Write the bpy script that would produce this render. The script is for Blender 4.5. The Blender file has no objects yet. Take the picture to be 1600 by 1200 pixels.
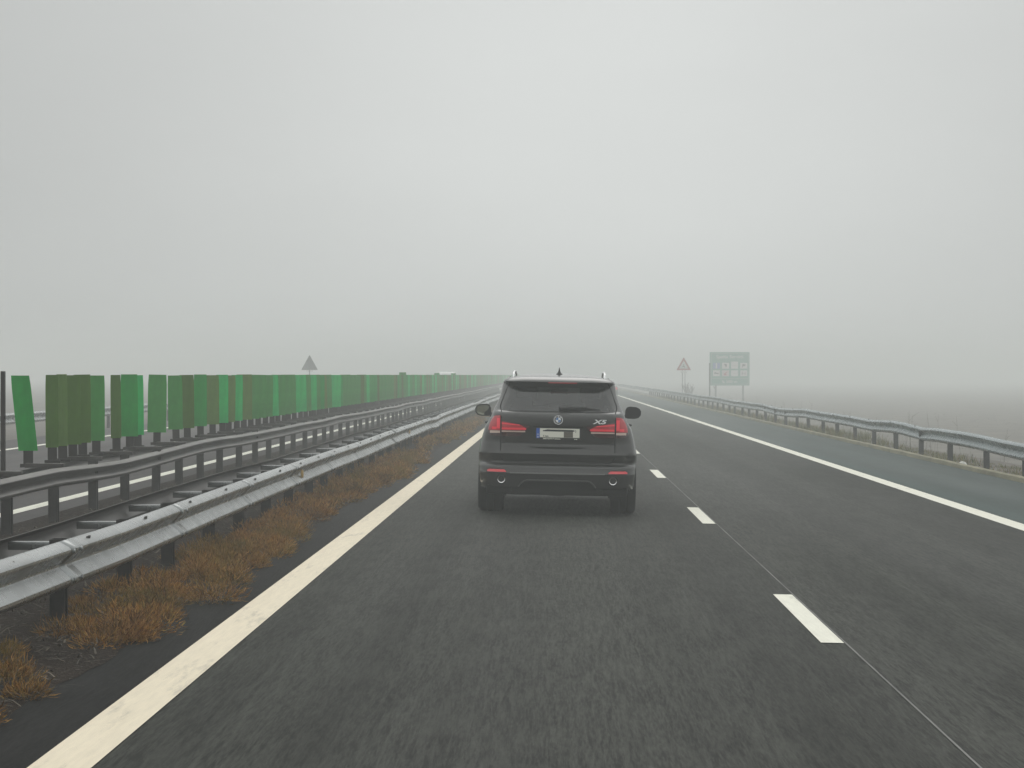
import bpy, bmesh, math, random
from mathutils import Vector, Matrix, noise
R = math.radians
random.seed(7)
sc = bpy.context.scene
COL = sc.collection

# ------------------------------------------------------------------ settings
FOG = 0.0050
SKY_H = 0.73          # radiance of the overcast sky near the horizon
H_EYE = 1.70
ZEN = 2.6              # overhead sky against the horizon
GLOW = 0.36

# ------------------------------------------------------------------ materials
def new_mat(name):
    m = bpy.data.materials.new(name); m.use_nodes = True
    nt = m.node_tree
    b = nt.nodes['Principled BSDF']
    return m, nt, b

def rgba(c): return (c[0], c[1], c[2], 1.0)

def mat(name, col, rough=0.5, metal=0.0, var=0.0, scale=8.0, coat=0.0, emit=None, estr=0.0, stretch=(1, 1, 1), bump=0.0,
        col2=None, spec=0.5, detail=4.0):
    m, nt, b = new_mat(name)
    b.inputs['Base Color'].default_value = rgba(col)
    b.inputs['Roughness'].default_value = rough
    b.inputs['Metallic'].default_value = metal
    b.inputs['Coat Weight'].default_value = coat
    b.inputs['Specular IOR Level'].default_value = spec
    if emit:
        b.inputs['Emission Color'].default_value = rgba(emit)
        b.inputs['Emission Strength'].default_value = estr
    if var > 0 or col2 is not None or bump > 0:
        tc = nt.nodes.new('ShaderNodeTexCoord')
        mp = nt.nodes.new('ShaderNodeMapping'); mp.inputs['Scale'].default_value = stretch
        nt.links.new(tc.outputs['Object'], mp.inputs['Vector'])
        nz = nt.nodes.new('ShaderNodeTexNoise'); nz.inputs['Scale'].default_value = scale
        nz.inputs['Detail'].default_value = detail; nz.inputs['Roughness'].default_value = 0.62
        nt.links.new(mp.outputs['Vector'], nz.inputs['Vector'])
        rp = nt.nodes.new('ShaderNodeValToRGB')
        c2 = col2 if col2 is not None else tuple(min(1, v * (1 + var)) for v in col)
        c1 = col if col2 is not None else tuple(v * (1 - var) for v in col)
        rp.color_ramp.elements[0].position = 0.33; rp.color_ramp.elements[0].color = rgba(c1)
        rp.color_ramp.elements[1].position = 0.68; rp.color_ramp.elements[1].color = rgba(c2)
        nt.links.new(nz.outputs['Fac'], rp.inputs['Fac'])
        nt.links.new(rp.outputs['Color'], b.inputs['Base Color'])
        if bump > 0:
            bp = nt.nodes.new('ShaderNodeBump'); bp.inputs['Strength'].default_value = bump
            bp.inputs['Distance'].default_value = 0.02
            nt.links.new(nz.outputs['Fac'], bp.inputs['Height'])
            nt.links.new(bp.outputs['Normal'], b.inputs['Normal'])
    return m

def mix_col(nt, fac, a, b, mode='MIX'):
    n = nt.nodes.new('ShaderNodeMix'); n.data_type = 'RGBA'; n.blend_type = mode
    for sock, v in ((n.inputs[0], fac), (n.inputs[6], a), (n.inputs[7], b)):
        if hasattr(v, 'node'): nt.links.new(v, sock)
        elif isinstance(v, (int, float)): sock.default_value = v
        else: sock.default_value = rgba(v)
    return n.outputs[2]

def nz_node(nt, vec, scale, stretch, detail=4, lo=0.35, hi=0.65, rough=0.6):
    mp = nt.nodes.new('ShaderNodeMapping'); mp.inputs['Scale'].default_value = stretch
    nt.links.new(vec, mp.inputs['Vector'])
    n = nt.nodes.new('ShaderNodeTexNoise'); n.inputs['Scale'].default_value = scale
    n.inputs['Detail'].default_value = detail; n.inputs['Roughness'].default_value = rough
    nt.links.new(mp.outputs['Vector'], n.inputs['Vector'])
    mr = nt.nodes.new('ShaderNodeMapRange'); mr.inputs['From Min'].default_value = lo; mr.inputs['From Max'].default_value = hi
    nt.links.new(n.outputs['Fac'], mr.inputs['Value'])
    return mr.outputs['Result']

def asphalt(name, dark, light, blotch, rough=0.62, grain=0.55, blot_amt=0.5, bump=0.25):
    m, nt, b = new_mat(name)
    b.inputs['Specular IOR Level'].default_value = 0.09
    tc = nt.nodes.new('ShaderNodeTexCoord'); v = tc.outputs['Object']
    streak = nz_node(nt, v, 30, (1, 0.05, 1), 5, 0.43, 0.61, 0.75)
    fine = nz_node(nt, v, 75, (1, 0.08, 1), 3, 0.42, 0.70)
    big = nz_node(nt, v, 0.40, (1, 0.10, 1), 4, 0.30, 0.72, 0.5)
    track = nz_node(nt, v, 1.1, (1, 0.004, 1), 3, 0.36, 0.60)
    patch = nz_node(nt, v, 2.6, (1, 0.35, 1), 6, 0.42, 0.72)
    c = mix_col(nt, streak, dark, light)
    f2 = nt.nodes.new('ShaderNodeMath'); f2.operation = 'MULTIPLY'; f2.inputs[1].default_value = grain
    nt.links.new(fine, f2.inputs[0])
    c = mix_col(nt, f2.outputs[0], c, tuple(x * 1.9 for x in light))
    f3 = nt.nodes.new('ShaderNodeMath'); f3.operation = 'MULTIPLY'; f3.inputs[1].default_value = blot_amt
    nt.links.new(big, f3.inputs[0])
    c = mix_col(nt, f3.outputs[0], c, blotch)
    f4 = nt.nodes.new('ShaderNodeMath'); f4.operation = 'MULTIPLY'; f4.inputs[1].default_value = 0.5
    nt.links.new(track, f4.inputs[0])
    c = mix_col(nt, f4.outputs[0], c, tuple(x * 0.55 for x in dark))
    f5 = nt.nodes.new('ShaderNodeMath'); f5.operation = 'MULTIPLY'; f5.inputs[1].default_value = 0.22
    nt.links.new(patch, f5.inputs[0])
    c = mix_col(nt, f5.outputs[0], c, tuple(x * 1.5 for x in light))
    nt.links.new(c, b.inputs['Base Color'])
    rr = nt.nodes.new('ShaderNodeMapRange'); rr.inputs['To Min'].default_value = rough; rr.inputs['To Max'].default_value = rough + 0.2
    nt.links.new(big, rr.inputs['Value']); nt.links.new(rr.outputs['Result'], b.inputs['Roughness'])
    bp = nt.nodes.new('ShaderNodeBump'); bp.inputs['Strength'].default_value = bump; bp.inputs['Distance'].default_value = 0.012
    nt.links.new(fine, bp.inputs['Height']); nt.links.new(bp.outputs['Normal'], b.inputs['Normal'])
    return m

def paint_line(name, col, wear):
    m, nt, b = new_mat(name)
    tc = nt.nodes.new('ShaderNodeTexCoord'); v = tc.outputs['Object']
    a = nz_node(nt, v, 30, (1, 0.10, 1), 5, 0.3, 0.75)
    w = nz_node(nt, v, 9, (1, 0.14, 1), 7, 0.56, 0.70, 0.7)
    c = mix_col(nt, a, tuple(x * 0.86 for x in col), col)
    f = nt.nodes.new('ShaderNodeMath'); f.operation = 'MULTIPLY'; f.inputs[1].default_value = wear
    nt.links.new(w, f.inputs[0])
    c = mix_col(nt, f.outputs[0], c, (0.20, 0.19, 0.165))
    nt.links.new(c, b.inputs['Base Color']); b.inputs['Roughness'].default_value = 0.7
    return m

def plastic(name, col, trans=0.35, rough=0.45, var=0.2):
    """thin translucent panel: some of the light comes through from behind"""
    m = mat(name, col, rough, var=var, scale=3, stretch=(1, 1, 0.5)); nt = m.node_tree
    b = nt.nodes['Principled BSDF']; out = nt.nodes['Material Output']
    tl = nt.nodes.new('ShaderNodeBsdfTranslucent'); mx = nt.nodes.new('ShaderNodeMixShader'); mx.inputs[0].default_value = trans
    src = b.inputs['Base Color'].links[0].from_socket
    nt.links.new(src, tl.inputs['Color']); nt.links.new(b.outputs[0], mx.inputs[1]); nt.links.new(tl.outputs[0], mx.inputs[2])
    nt.links.new(mx.outputs[0], out.inputs['Surface'])
    return m

def glass_mat(name, tint, refl=0.09, rough=0.03):
    m = bpy.data.materials.new(name); m.use_nodes = True
    nt = m.node_tree; nt.nodes.clear()
    out = nt.nodes.new('ShaderNodeOutputMaterial')
    tr = nt.nodes.new('ShaderNodeBsdfTransparent'); tr.inputs[0].default_value = rgba(tint)
    gl = nt.nodes.new('ShaderNodeBsdfGlossy'); gl.inputs['Roughness'].default_value = rough
    fr = nt.nodes.new('ShaderNodeFresnel'); fr.inputs['IOR'].default_value = 1.5
    mx = nt.nodes.new('ShaderNodeMixShader')
    ad = nt.nodes.new('ShaderNodeMath'); ad.operation = 'ADD'; ad.inputs[1].default_value = refl - 0.04; ad.use_clamp = True
    nt.links.new(fr.outputs[0], ad.inputs[0]); nt.links.new(ad.outputs[0], mx.inputs[0])
    nt.links.new(tr.outputs[0], mx.inputs[1]); nt.links.new(gl.outputs[0], mx.inputs[2])
    nt.links.new(mx.outputs[0], out.inputs['Surface'])
    return m

def leaf_mat(name, cols, rough=0.75, patch=None):
    """blade material: colour per blade (random per mesh island), some light through it"""
    m, nt, b = new_mat(name)
    geo = nt.nodes.new('ShaderNodeNewGeometry')
    rp = nt.nodes.new('ShaderNodeValToRGB'); rp.color_ramp.interpolation = 'LINEAR'
    els = rp.color_ramp.elements
    while len(els) < len(cols): els.new(0.5)
    for i, c in enumerate(cols):
        els[i].position = i / max(1, len(cols) - 1); els[i].color = rgba(c)
    nt.links.new(geo.outputs['Random Per Island'], rp.inputs['Fac'])
    c = rp.outputs['Color']
    if patch:
        v = nt.nodes.new('ShaderNodeTexCoord').outputs['Object']
        c = mix_col(nt, nz_node(nt, v, 1.7, (1, .6, 1), 3, 0.46, 0.62), c, mix_col(nt, 0.6, c, patch[0]))
        c = mix_col(nt, nz_node(nt, v, 3.1, (1, .7, 1.3), 4, 0.52, 0.64), c, mix_col(nt, 0.7, c, patch[1]))
    nt.links.new(c, b.inputs['Base Color'])
    b.inputs['Roughness'].default_value = rough
    b.inputs['Specular IOR Level'].default_value = 0.2
    return m

M = {}
M['asphalt'] = asphalt('asphalt_worn', (0.0075, 0.0079, 0.0067), (0.0560, 0.0580, 0.0500), (0.0500, 0.0520, 0.0450), 0.66, blot_amt=0.35)
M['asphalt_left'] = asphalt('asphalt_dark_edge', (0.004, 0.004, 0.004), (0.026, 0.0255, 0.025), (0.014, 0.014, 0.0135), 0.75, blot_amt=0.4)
M['asphalt_opp'] = asphalt('asphalt_far_carriageway', (0.034, 0.030, 0.030), (0.060, 0.053, 0.053), (0.05, 0.044, 0.044), 0.6)
M['shoulder'] = asphalt('asphalt_damp_shoulder', (0.010, 0.024, 0.021), (0.034, 0.056, 0.052), (0.042, 0.066, 0.062), 0.55, blot_amt=0.75)
M['line_cream'] = paint_line('road_paint_cream', (0.82, 0.72, 0.545), 0.40)
M['line_white'] = paint_line('road_paint_white', (0.86, 0.84, 0.72), 0.4)
M['seam'] = mat('road_joint', (0.16, 0.16, 0.15), 0.8, var=0.5, scale=2.5, stretch=(1, 0.3, 1))
M['soil'] = mat('median_soil', (0.020, 0.014, 0.010), 0.9, col2=(0.058, 0.043, 0.033), scale=3.2, bump=0.8, stretch=(1, 0.45, 1), detail=8)
def soil_mat():
    m, nt, b = new_mat('median_soil'); b.inputs['Roughness'].default_value = 0.95; b.inputs['Specular IOR Level'].default_value = 0.1
    v = nt.nodes.new('ShaderNodeTexCoord').outputs['Object']
    big = nz_node(nt, v, 2.4, (1, 0.5, 1), 6, 0.38, 0.66); fine = nz_node(nt, v, 34, (1, 0.7, 1), 5, 0.44, 0.62, 0.7); peb = nz_node(nt, v, 16, (1, 0.8, 1), 2, 0.60, 0.66)
    c = mix_col(nt, big, (0.014, 0.0095, 0.007), (0.040, 0.028, 0.021))
    c = mix_col(nt, fine, c, (0.075, 0.056, 0.044)); c = mix_col(nt, peb, c, (0.12, 0.105, 0.09))
    nt.links.new(c, b.inputs['Base Color'])
    bp = nt.nodes.new('ShaderNodeBump'); bp.inputs['Strength'].default_value = 0.9; bp.inputs['Distance'].default_value = 0.03
    nt.links.new(fine, bp.inputs['Height']); nt.links.new(bp.outputs['Normal'], b.inputs['Normal'])
    return m
M['soil'] = soil_mat()
M['field'] = mat('bare_field', (0.060, 0.050, 0.040), 0.95, col2=(0.15, 0.13, 0.105), scale=0.7, bump=0.6, detail=12, stretch=(1, 0.5, 1))
M['kerb'] = mat('kerb_concrete', (0.13, 0.12, 0.07), 0.85, col2=(0.30, 0.27, 0.17), scale=2.2, bump=0.4, stretch=(1, 0.4, 1), detail=8)
def zinc(name, a, b_, dirt, rust):
    m, nt, b = new_mat(name); b.inputs['Metallic'].default_value = 0.8
    v = nt.nodes.new('ShaderNodeTexCoord').outputs['Object']
    mott = nz_node(nt, v, 2.0, (1, 0.22, 3), 6, 0.30, 0.70, 0.5); drip = nz_node(nt, v, 5, (1, 0.8, 0.5), 5, 0.50, 0.74); rs_ = nz_node(nt, v, 5, (1, 0.6, 2), 7, 0.68, 0.78)
    c = mix_col(nt, mott, a, b_)
    f = nt.nodes.new('ShaderNodeMath'); f.operation = 'MULTIPLY'; f.inputs[1].default_value = 0.26; nt.links.new(drip, f.inputs[0])
    c = mix_col(nt, f.outputs[0], c, dirt); c = mix_col(nt, rs_, c, rust)
    nt.links.new(c, b.inputs['Base Color'])
    r = nt.nodes.new('ShaderNodeMapRange'); r.inputs['To Min'].default_value = 0.27; r.inputs['To Max'].default_value = 0.38
    nt.links.new(drip, r.inputs['Value']); nt.links.new(r.outputs['Result'], b.inputs['Roughness'])
    return m
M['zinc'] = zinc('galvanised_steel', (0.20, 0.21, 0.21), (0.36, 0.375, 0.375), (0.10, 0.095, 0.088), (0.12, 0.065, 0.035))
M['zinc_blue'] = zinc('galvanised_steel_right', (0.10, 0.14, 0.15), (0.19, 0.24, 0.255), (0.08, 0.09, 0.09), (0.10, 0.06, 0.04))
M['zinc_dark'] = mat('weathered_and_shaded_steel', (0.030, 0.025, 0.023), 0.45, 0.6, col2=(0.12, 0.110, 0.105), scale=2.0, stretch=(1, 0.3, 2), detail=7)
M['post'] = mat('post_steel', (0.012, 0.011, 0.0105), 0.75, 0.2, col2=(0.045, 0.040, 0.038), scale=9, detail=6)
M['bolt'] = mat('bolt_steel', (0.09, 0.088, 0.085), 0.6, 0.5)
M['amber'] = mat('amber_reflector', (0.62, 0.42, 0.16), 0.3)
M['panel_a'] = plastic('green_plastic', (0.002, 0.42, 0.055))
M['panel_b'] = plastic('olive_plastic', (0.085, 0.22, 0.003))
M['panel_c'] = plastic('faded_green_plastic', (0.055, 0.38, 0.060))
M['panel_d'] = plastic('light_green_plastic', (0.004, 0.62, 0.15))
M['panel_e'] = plastic('dusty_olive_plastic', (0.15, 0.30, 0.045), rough=0.6)
M['bracket'] = mat('bracket_iron', (0.014, 0.010, 0.009), 0.8)
M['dry_grass'] = leaf_mat('dry_grass_blades', [(0.07, 0.030, 0.008), (0.26, 0.115, 0.022), (0.38, 0.185, 0.042), (0.50, 0.27, 0.085), (0.24, 0.17, 0.03)], patch=((0.13, 0.12, 0.02), (0.055, 0.030, 0.014)))
M['weeds'] = leaf_mat('weed_blades', [(0.04, 0.06, 0.015), (0.12, 0.145, 0.03), (0.17, 0.17, 0.05), (0.24, 0.14, 0.06), (0.07, 0.10, 0.02)])
M['stalk'] = leaf_mat('dead_stalks', [(0.08, 0.07, 0.055), (0.14, 0.12, 0.09)])
# cars
M['paint'] = mat('car_paint_black', (0.004, 0.004, 0.003), 0.4, 0.0, coat=0.8, col2=(0.0085, 0.008, 0.006), scale=2.5, detail=7, spec=0.3)
M['plastic'] = mat('black_plastic', (0.010, 0.010, 0.010), 0.55)
M['matte'] = mat('underbody_black', (0.004, 0.004, 0.004), 0.9, spec=0.2)
M['gap'] = mat('gap_and_shade', (0.001, 0.001, 0.001), 1.0, spec=0.0)  # black for seams and for painted shade at the crease and handle
M['rubber'] = mat('tyre_rubber', (0.006, 0.006, 0.006), 0.85, var=0.3, scale=20, spec=0.25)
M['alloy'] = mat('alloy_wheel', (0.30, 0.30, 0.30), 0.35, 0.9)
M['chrome'] = mat('chrome', (0.75, 0.75, 0.75), 0.12, 1.0)
M['satin'] = mat('satin_aluminium', (0.82, 0.83, 0.83), 0.35, 0.6)
M['red'] = mat('red_lens', (0.34, 0.006, 0.014), 0.14, coat=0.6, emit=(1.0, 0.02, 0.05), estr=0.07)
M['red_lit'] = mat('red_lens_lit', (0.60, 0.03, 0.045), 0.2, emit=(1.0, 0.04, 0.08), estr=0.20)
M['red_dark'] = mat('red_lens_dark', (0.05, 0.003, 0.005), 0.12, coat=0.8)
M['lens_clear'] = mat('clear_lens', (0.72, 0.55, 0.48), 0.2)
M['refl_red'] = mat('red_reflector_glow', (0.55, 0.05, 0.06), 0.25, emit=(1, 0.06, 0.08), estr=0.10)  # no lamp behind it; a faint glow is put into the colour
M['glass_rear'] = glass_mat('tinted_rear_glass', (0.27, 0.31, 0.29), 0.07)
M['glass'] = glass_mat('car_glass', (0.62, 0.68, 0.65), 0.09)
M['mirror'] = mat('mirror_glass', (0.62, 0.63, 0.52), 0.22, 1.0)
M['seat'] = mat('seat_leather', (0.015, 0.014, 0.014), 0.6)
M['plate'] = mat('plate_white', (0.90, 0.89, 0.78), 0.4)
M['plate_blue'] = mat('plate_blue', (0.03, 0.12, 0.50), 0.4)
M['ink'] = mat('black_ink', (0.006, 0.006, 0.005), 0.5)
M['greybox'] = mat('grey_mark', (0.135, 0.12, 0.095), 0.6)
M['emb_white'] = mat('enamel_white', (0.75, 0.77, 0.78), 0.2)
M['emb_blue'] = mat('enamel_blue', (0.04, 0.16, 0.42), 0.2)
M['white_paint'] = mat('white_vehicle_paint', (0.80, 0.80, 0.78), 0.3, coat=0.5)
M['grey_paint'] = mat('grey_vehicle_paint', (0.16, 0.165, 0.17), 0.3, coat=0.5)
M['lamp_white'] = mat('headlight_glass', (0.8, 0.8, 0.8), 0.1)
# signs
M['sign_green'] = mat('sign_green', (0.03, 0.30, 0.21), 0.45, var=0.06, scale=1)
M['sign_white'] = mat('sign_white', (0.78, 0.78, 0.76), 0.5)
M['sign_blue'] = mat('sign_blue', (0.06, 0.16, 0.50), 0.45)
M['sign_red'] = mat('sign_red', (0.42, 0.015, 0.02), 0.45)
M['sign_pink'] = mat('sign_pale_pink', (0.70, 0.58, 0.58), 0.5)
M['sign_back'] = mat('sign_back_aluminium', (0.085, 0.088, 0.09), 0.6, 0.0, var=0.2, scale=3)
M['sign_post'] = mat('sign_post_steel', (0.12, 0.125, 0.125), 0.5, 0.4, var=0.2, scale=5)
M['bark'] = mat('twig_bark', (0.06, 0.05, 0.045), 0.9, var=0.3, scale=6)
M['litter'] = mat('white_litter', (0.70, 0.69, 0.64), 0.7)

# ------------------------------------------------------------------ mesh helpers
def obj(name, bm, m, parent=None, smooth=None, loc=None):
    me = bpy.data.meshes.new(name)
    bmesh.ops.recalc_face_normals(bm, faces=bm.faces)
    if smooth is not None:
        for f in bm.faces: f.smooth = True
    bm.to_mesh(me); bm.free()
    if smooth is not None: me.set_sharp_from_angle(angle=R(smooth))
    if m is not None: me.materials.append(m)
    o = bpy.data.objects.new(name, me); COL.objects.link(o)
    if parent is not None: o.parent = parent
    if loc is not None: o.location = loc
    return o

def tag(o, label, cat, group=None):
    o['label'] = label; o['category'] = cat
    if group: o['group'] = group
    return o

def thing(name, label, cat, loc=(0, 0, 0), group=None):
    o = bpy.data.objects.new(name, None); COL.objects.link(o)
    o.location = loc; o.empty_display_size = 0.2
    return tag(o, label, cat, group)

def struct(name, bm, m, smooth=None):
    o = obj(name, bm, m, None, smooth); o['kind'] = 'structure'; return o

def box(bm, x0, x1, y0, y1, z0, z1, bev=0.0):
    vs = [bm.verts.new(p) for p in ((x0, y0, z0), (x1, y0, z0), (x1, y1, z0), (x0, y1, z0), (x0, y0, z1), (x1, y0, z1), (x1, y1, z1), (x0, y1, z1))]
    fs = [bm.faces.new([vs[i] for i in q]) for q in ((0, 3, 2, 1), (4, 5, 6, 7), (0, 1, 5, 4), (1, 2, 6, 5), (2, 3, 7, 6), (3, 0, 4, 7))]
    if bev > 0:
        es = list({e for f in fs for e in f.edges})
        bmesh.ops.bevel(bm, geom=es, offset=bev, segments=2, affect='EDGES', profile=0.6)
    return vs

def tube(bm, pts, rad, n=8, cap=True):
    pts = [Vector(p) for p in pts]
    rads = rad if isinstance(rad, (list, tuple)) else [rad] * len(pts)
    rings = []
    up0 = Vector((0, 0, 1))
    for i, p in enumerate(pts):
        d = (pts[min(i + 1, len(pts) - 1)] - pts[max(i - 1, 0)])
        if d.length < 1e-9: d = Vector((0, 0, 1))
        d.normalize()
        a = d.cross(up0)
        if a.length < 1e-3: a = d.cross(Vector((1, 0, 0)))
        a.normalize(); b = d.cross(a)
        rings.append([bm.verts.new(p + (a * math.cos(t) + b * math.sin(t)) * rads[i]) for t in [2 * math.pi * k / n for k in range(n)]])
    for i in range(len(rings) - 1):
        for k in range(n):
            bm.faces.new((rings[i][k], rings[i][(k + 1) % n], rings[i + 1][(k + 1) % n], rings[i + 1][k]))
    if cap:
        bm.faces.new(rings[0][::-1]); bm.faces.new(rings[-1])

def prism(bm, poly, y0, y1):
    """polygon in x,z extruded from y0 to y1"""
    a = [bm.verts.new((x, y0, z)) for x, z in poly]; b = [bm.verts.new((x, y1, z)) for x, z in poly]
    n = len(poly)
    bm.faces.new(a); bm.faces.new(b[::-1])
    for i in range(n): bm.faces.new((a[i], b[i], b[(i + 1) % n], a[(i + 1) % n]))

def lathe(bm, prof, axis='x', n=32, c=(0, 0, 0), closed=False):
    """profile of (along axis, radius)"""
    rings = []
    for a, r in prof:
        ring = []
        for k in range(n):
            t = 2 * math.pi * k / n; u, v = r * math.cos(t), r * math.sin(t)
            p = (a, u, v) if axis == 'x' else ((u, a, v) if axis == 'y' else (u, v, a))
            ring.append(bm.verts.new((p[0] + c[0], p[1] + c[1], p[2] + c[2])))
        rings.append(ring)
    m = len(rings)
    for i in range(m if closed else m - 1):
        for k in range(n):
            bm.faces.new((rings[i][k], rings[i][(k + 1) % n], rings[(i + 1) % m][(k + 1) % n], rings[(i + 1) % m][k]))
    if not closed:
        if prof[0][1] > 1e-6: bm.faces.new(rings[0][::-1])
        if prof[-1][1] > 1e-6: bm.faces.new(rings[-1])

def grid(bm, P, ni, nj, closed_i=False):
    vs = [[bm.verts.new(P(i, j)) for j in range(nj)] for i in range(ni)]
    for i in range(ni if closed_i else ni - 1):
        for j in range(nj - 1):
            bm.faces.new((vs[i][j], vs[(i + 1) % ni][j], vs[(i + 1) % ni][j + 1], vs[i][j + 1]))
    return vs

def interp(tab, z):
    if z <= tab[0][0]: return tab[0][1]
    for (a, va), (b, vb) in zip(tab, tab[1:]):
        if z <= b: return va + (vb - va) * (z - a) / (b - a)
    return tab[-1][1]

def text_obj(name, s, size, m, parent, loc, sx=1.0, depth=0.002, shear=0.0, bold=0.0, align='CENTER', face=-1):
    cu = bpy.data.curves.new(name, 'FONT'); cu.body = s; cu.size = size; cu.extrude = depth; cu.offset = bold
    cu.align_x = align; cu.align_y = 'CENTER'; cu.shear = shear
    t = bpy.data.objects.new(name, cu); COL.objects.link(t)
    me = bpy.data.meshes.new_from_object(t)
    bpy.data.objects.remove(t); bpy.data.curves.remove(cu)
    for v in me.vertices:
        x, y, z = v.co
        v.co = (x * sx, -z, y)
    me.name = name
    me.materials.clear(); me.materials.append(m)
    o = bpy.data.objects.new(name, me); COL.objects.link(o); o.parent = parent; o.location = loc
    return o

def dup(root, loc=None, rot=None):
    r = root.copy(); COL.objects.link(r)
    if loc is not None: r.location = loc
    if rot is not None: r.rotation_euler = rot
    for ch in root.children:
        c = ch.copy(); COL.objects.link(c); c.parent = r
        for g in ch.children:
            d = g.copy(); COL.objects.link(d); d.parent = c
    return r

# ------------------------------------------------------------------ ground levels (roads drain outward from the median)
MED = 0.062
def gz(x):
    if x > 9.2:
        t = min(1, (x - 9.2) / 5.5); t = t * t * (3 - 2 * t)
        return -0.184 - 1.05 * t
    if x >= -3.0: return -0.02 * x
    if x >= -5.9: return MED
    if x >= -15.6: return MED + 0.018 * (x + 5.9)
    t = min(1, (-15.6 - x) / 6); return MED - 0.175 - 0.35 * t

YS = [-60, -30, -10, 0, 5, 10, 15, 20, 25, 30, 36, 42, 50, 60, 70, 85, 100, 120, 140, 170, 200, 250, 300, 400, 500, 700, 900, 1300]

# ground sheet reaching the fog horizon
bm = bmesh.new()
XS = [-1300, -700, -400, -250, -150, -100, -70, -50, -36, -26, -21, -18, -16.2, -15.6, -10, -5.9, -5.2, -3.0, 2, 8.2, 8.6, 9.2, 10, 11, 12, 13, 14.7,
      17, 20, 24, 30, 38, 50, 70, 100, 150, 250, 400, 700, 1300]
def gp(i, j):
    x, y = XS[i], YS[j]
    z = gz(x) - 0.03
    if abs(x) > 16 or x > 9.5: z += 0.10 * noise.noise((x * 0.07, y * 0.05, 3)) 
    return (x, y, z)
grid(bm, gp, len(XS), len(YS))
struct('ground', bm, M['field'], 60)

def strip(name, x0, x1, m, lift, y0=-60, y1=1250, n=6):
    bm = bmesh.new()
    ys = [y for y in YS if y0 < y < y1]; ys = [y0] + ys + [y1]
    xs = [x0 + (x1 - x0) * i / n for i in range(n + 1)]
    grid(bm, lambda i, j: (xs[i], ys[j], gz(xs[i]) + lift), n + 1, len(ys))
    return struct(name, bm, m, 60)

strip('road', -2.22, 5.70, M['asphalt'], 0.0)
strip('road', -15.2, -5.95, M['asphalt_opp'], 0.0)
strip('paved_shoulder', 5.70, 8.06, M['shoulder'], 0.0)
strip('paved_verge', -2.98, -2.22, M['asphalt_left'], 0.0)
# median soil: lumpy
bm = bmesh.new()
nx, ny = 22, 420
def mp_(i, j):
    x = -5.95 + (5.95 - 2.62) * i / (nx - 1); y = 2 + (j / (ny - 1)) ** 1.8 * 330
    e = min(1.0, (nx - 1 - i) / 3.0, i / 2.0)
    wob = 0.10 * noise.noise((0.0, y * 0.5, 8)) + 0.06 * noise.noise((0.0, y * 1.7, 5)) if i == nx - 1 else 0
    z = (0.062 if x < -3 else -0.02 * x) + e * (0.018 + 0.035 * noise.noise((x * 2.2, y * 1.1, 1)) + 0.02 * noise.noise((x * 6, y * 4, 1))) + (0.003 if e == 0 else 0)
    return (x + wob, y, z)
grid(bm, mp_, nx, ny)
struct('median_soil', bm, M['soil'], 80)
# markings
strip('edge_line', -2.222, -1.958, M['line_cream'], 0.005, n=1)
strip('edge_line', 5.42, 5.68, M['line_white'], 0.005, n=1)
strip('edge_line', -6.62, -6.40, M['line_white'], 0.005, n=1)
strip('edge_line', -13.1, -12.85, M['line_white'], 0.005, n=1)
strip('road_joint', 1.872, 1.884, M['seam'], 0.004, n=1)
for k in range(-1, 20):
    y0 = 14.3 + 11.45 * k
    bm = bmesh.new()
    grid(bm, lambda i, j: (1.715 + 0.15 * i, y0 + 3.15 * j / 3, gz(1.715 + 0.15 * i) + 0.006), 2, 4)
    o = struct('lane_dash', bm, M['line_white']); o['group'] = 'dashes between the lanes'
for k in range(3, 22):
    y0 = 9 + 11.45 * k
    bm = bmesh.new()
    grid(bm, lambda i, j: (-9.75 + 0.15 * i, y0 + 3.15 * j / 3, gz(-9.75 + 0.15 * i) + 0.006), 2, 4)
    o = struct('lane_dash', bm, M['line_white']); o['group'] = 'dashes of the far carriageway'

# kerb on the right: low concrete edging with chipped top
bm = bmesh.new()
ysk = [10 + 1.0 * i for i in range(330)]
prof = [(8.04, -0.05), (8.06, 0.075), (8.09, 0.092), (8.17, 0.088), (8.20, -0.05)]
def kp(i, j):
    x, z = prof[i]; y = ysk[j]
    return (x + 0.018 * noise.noise((y * 0.3, i * 0.2, 2)), y, gz(x) + z + (0.012 * noise.noise((y * 0.6, 0, 9)) if 0 < i < 4 else 0))
grid(bm, kp, 5, len(ysk))
struct('kerb', bm, M['kerb'], 40)

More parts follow.
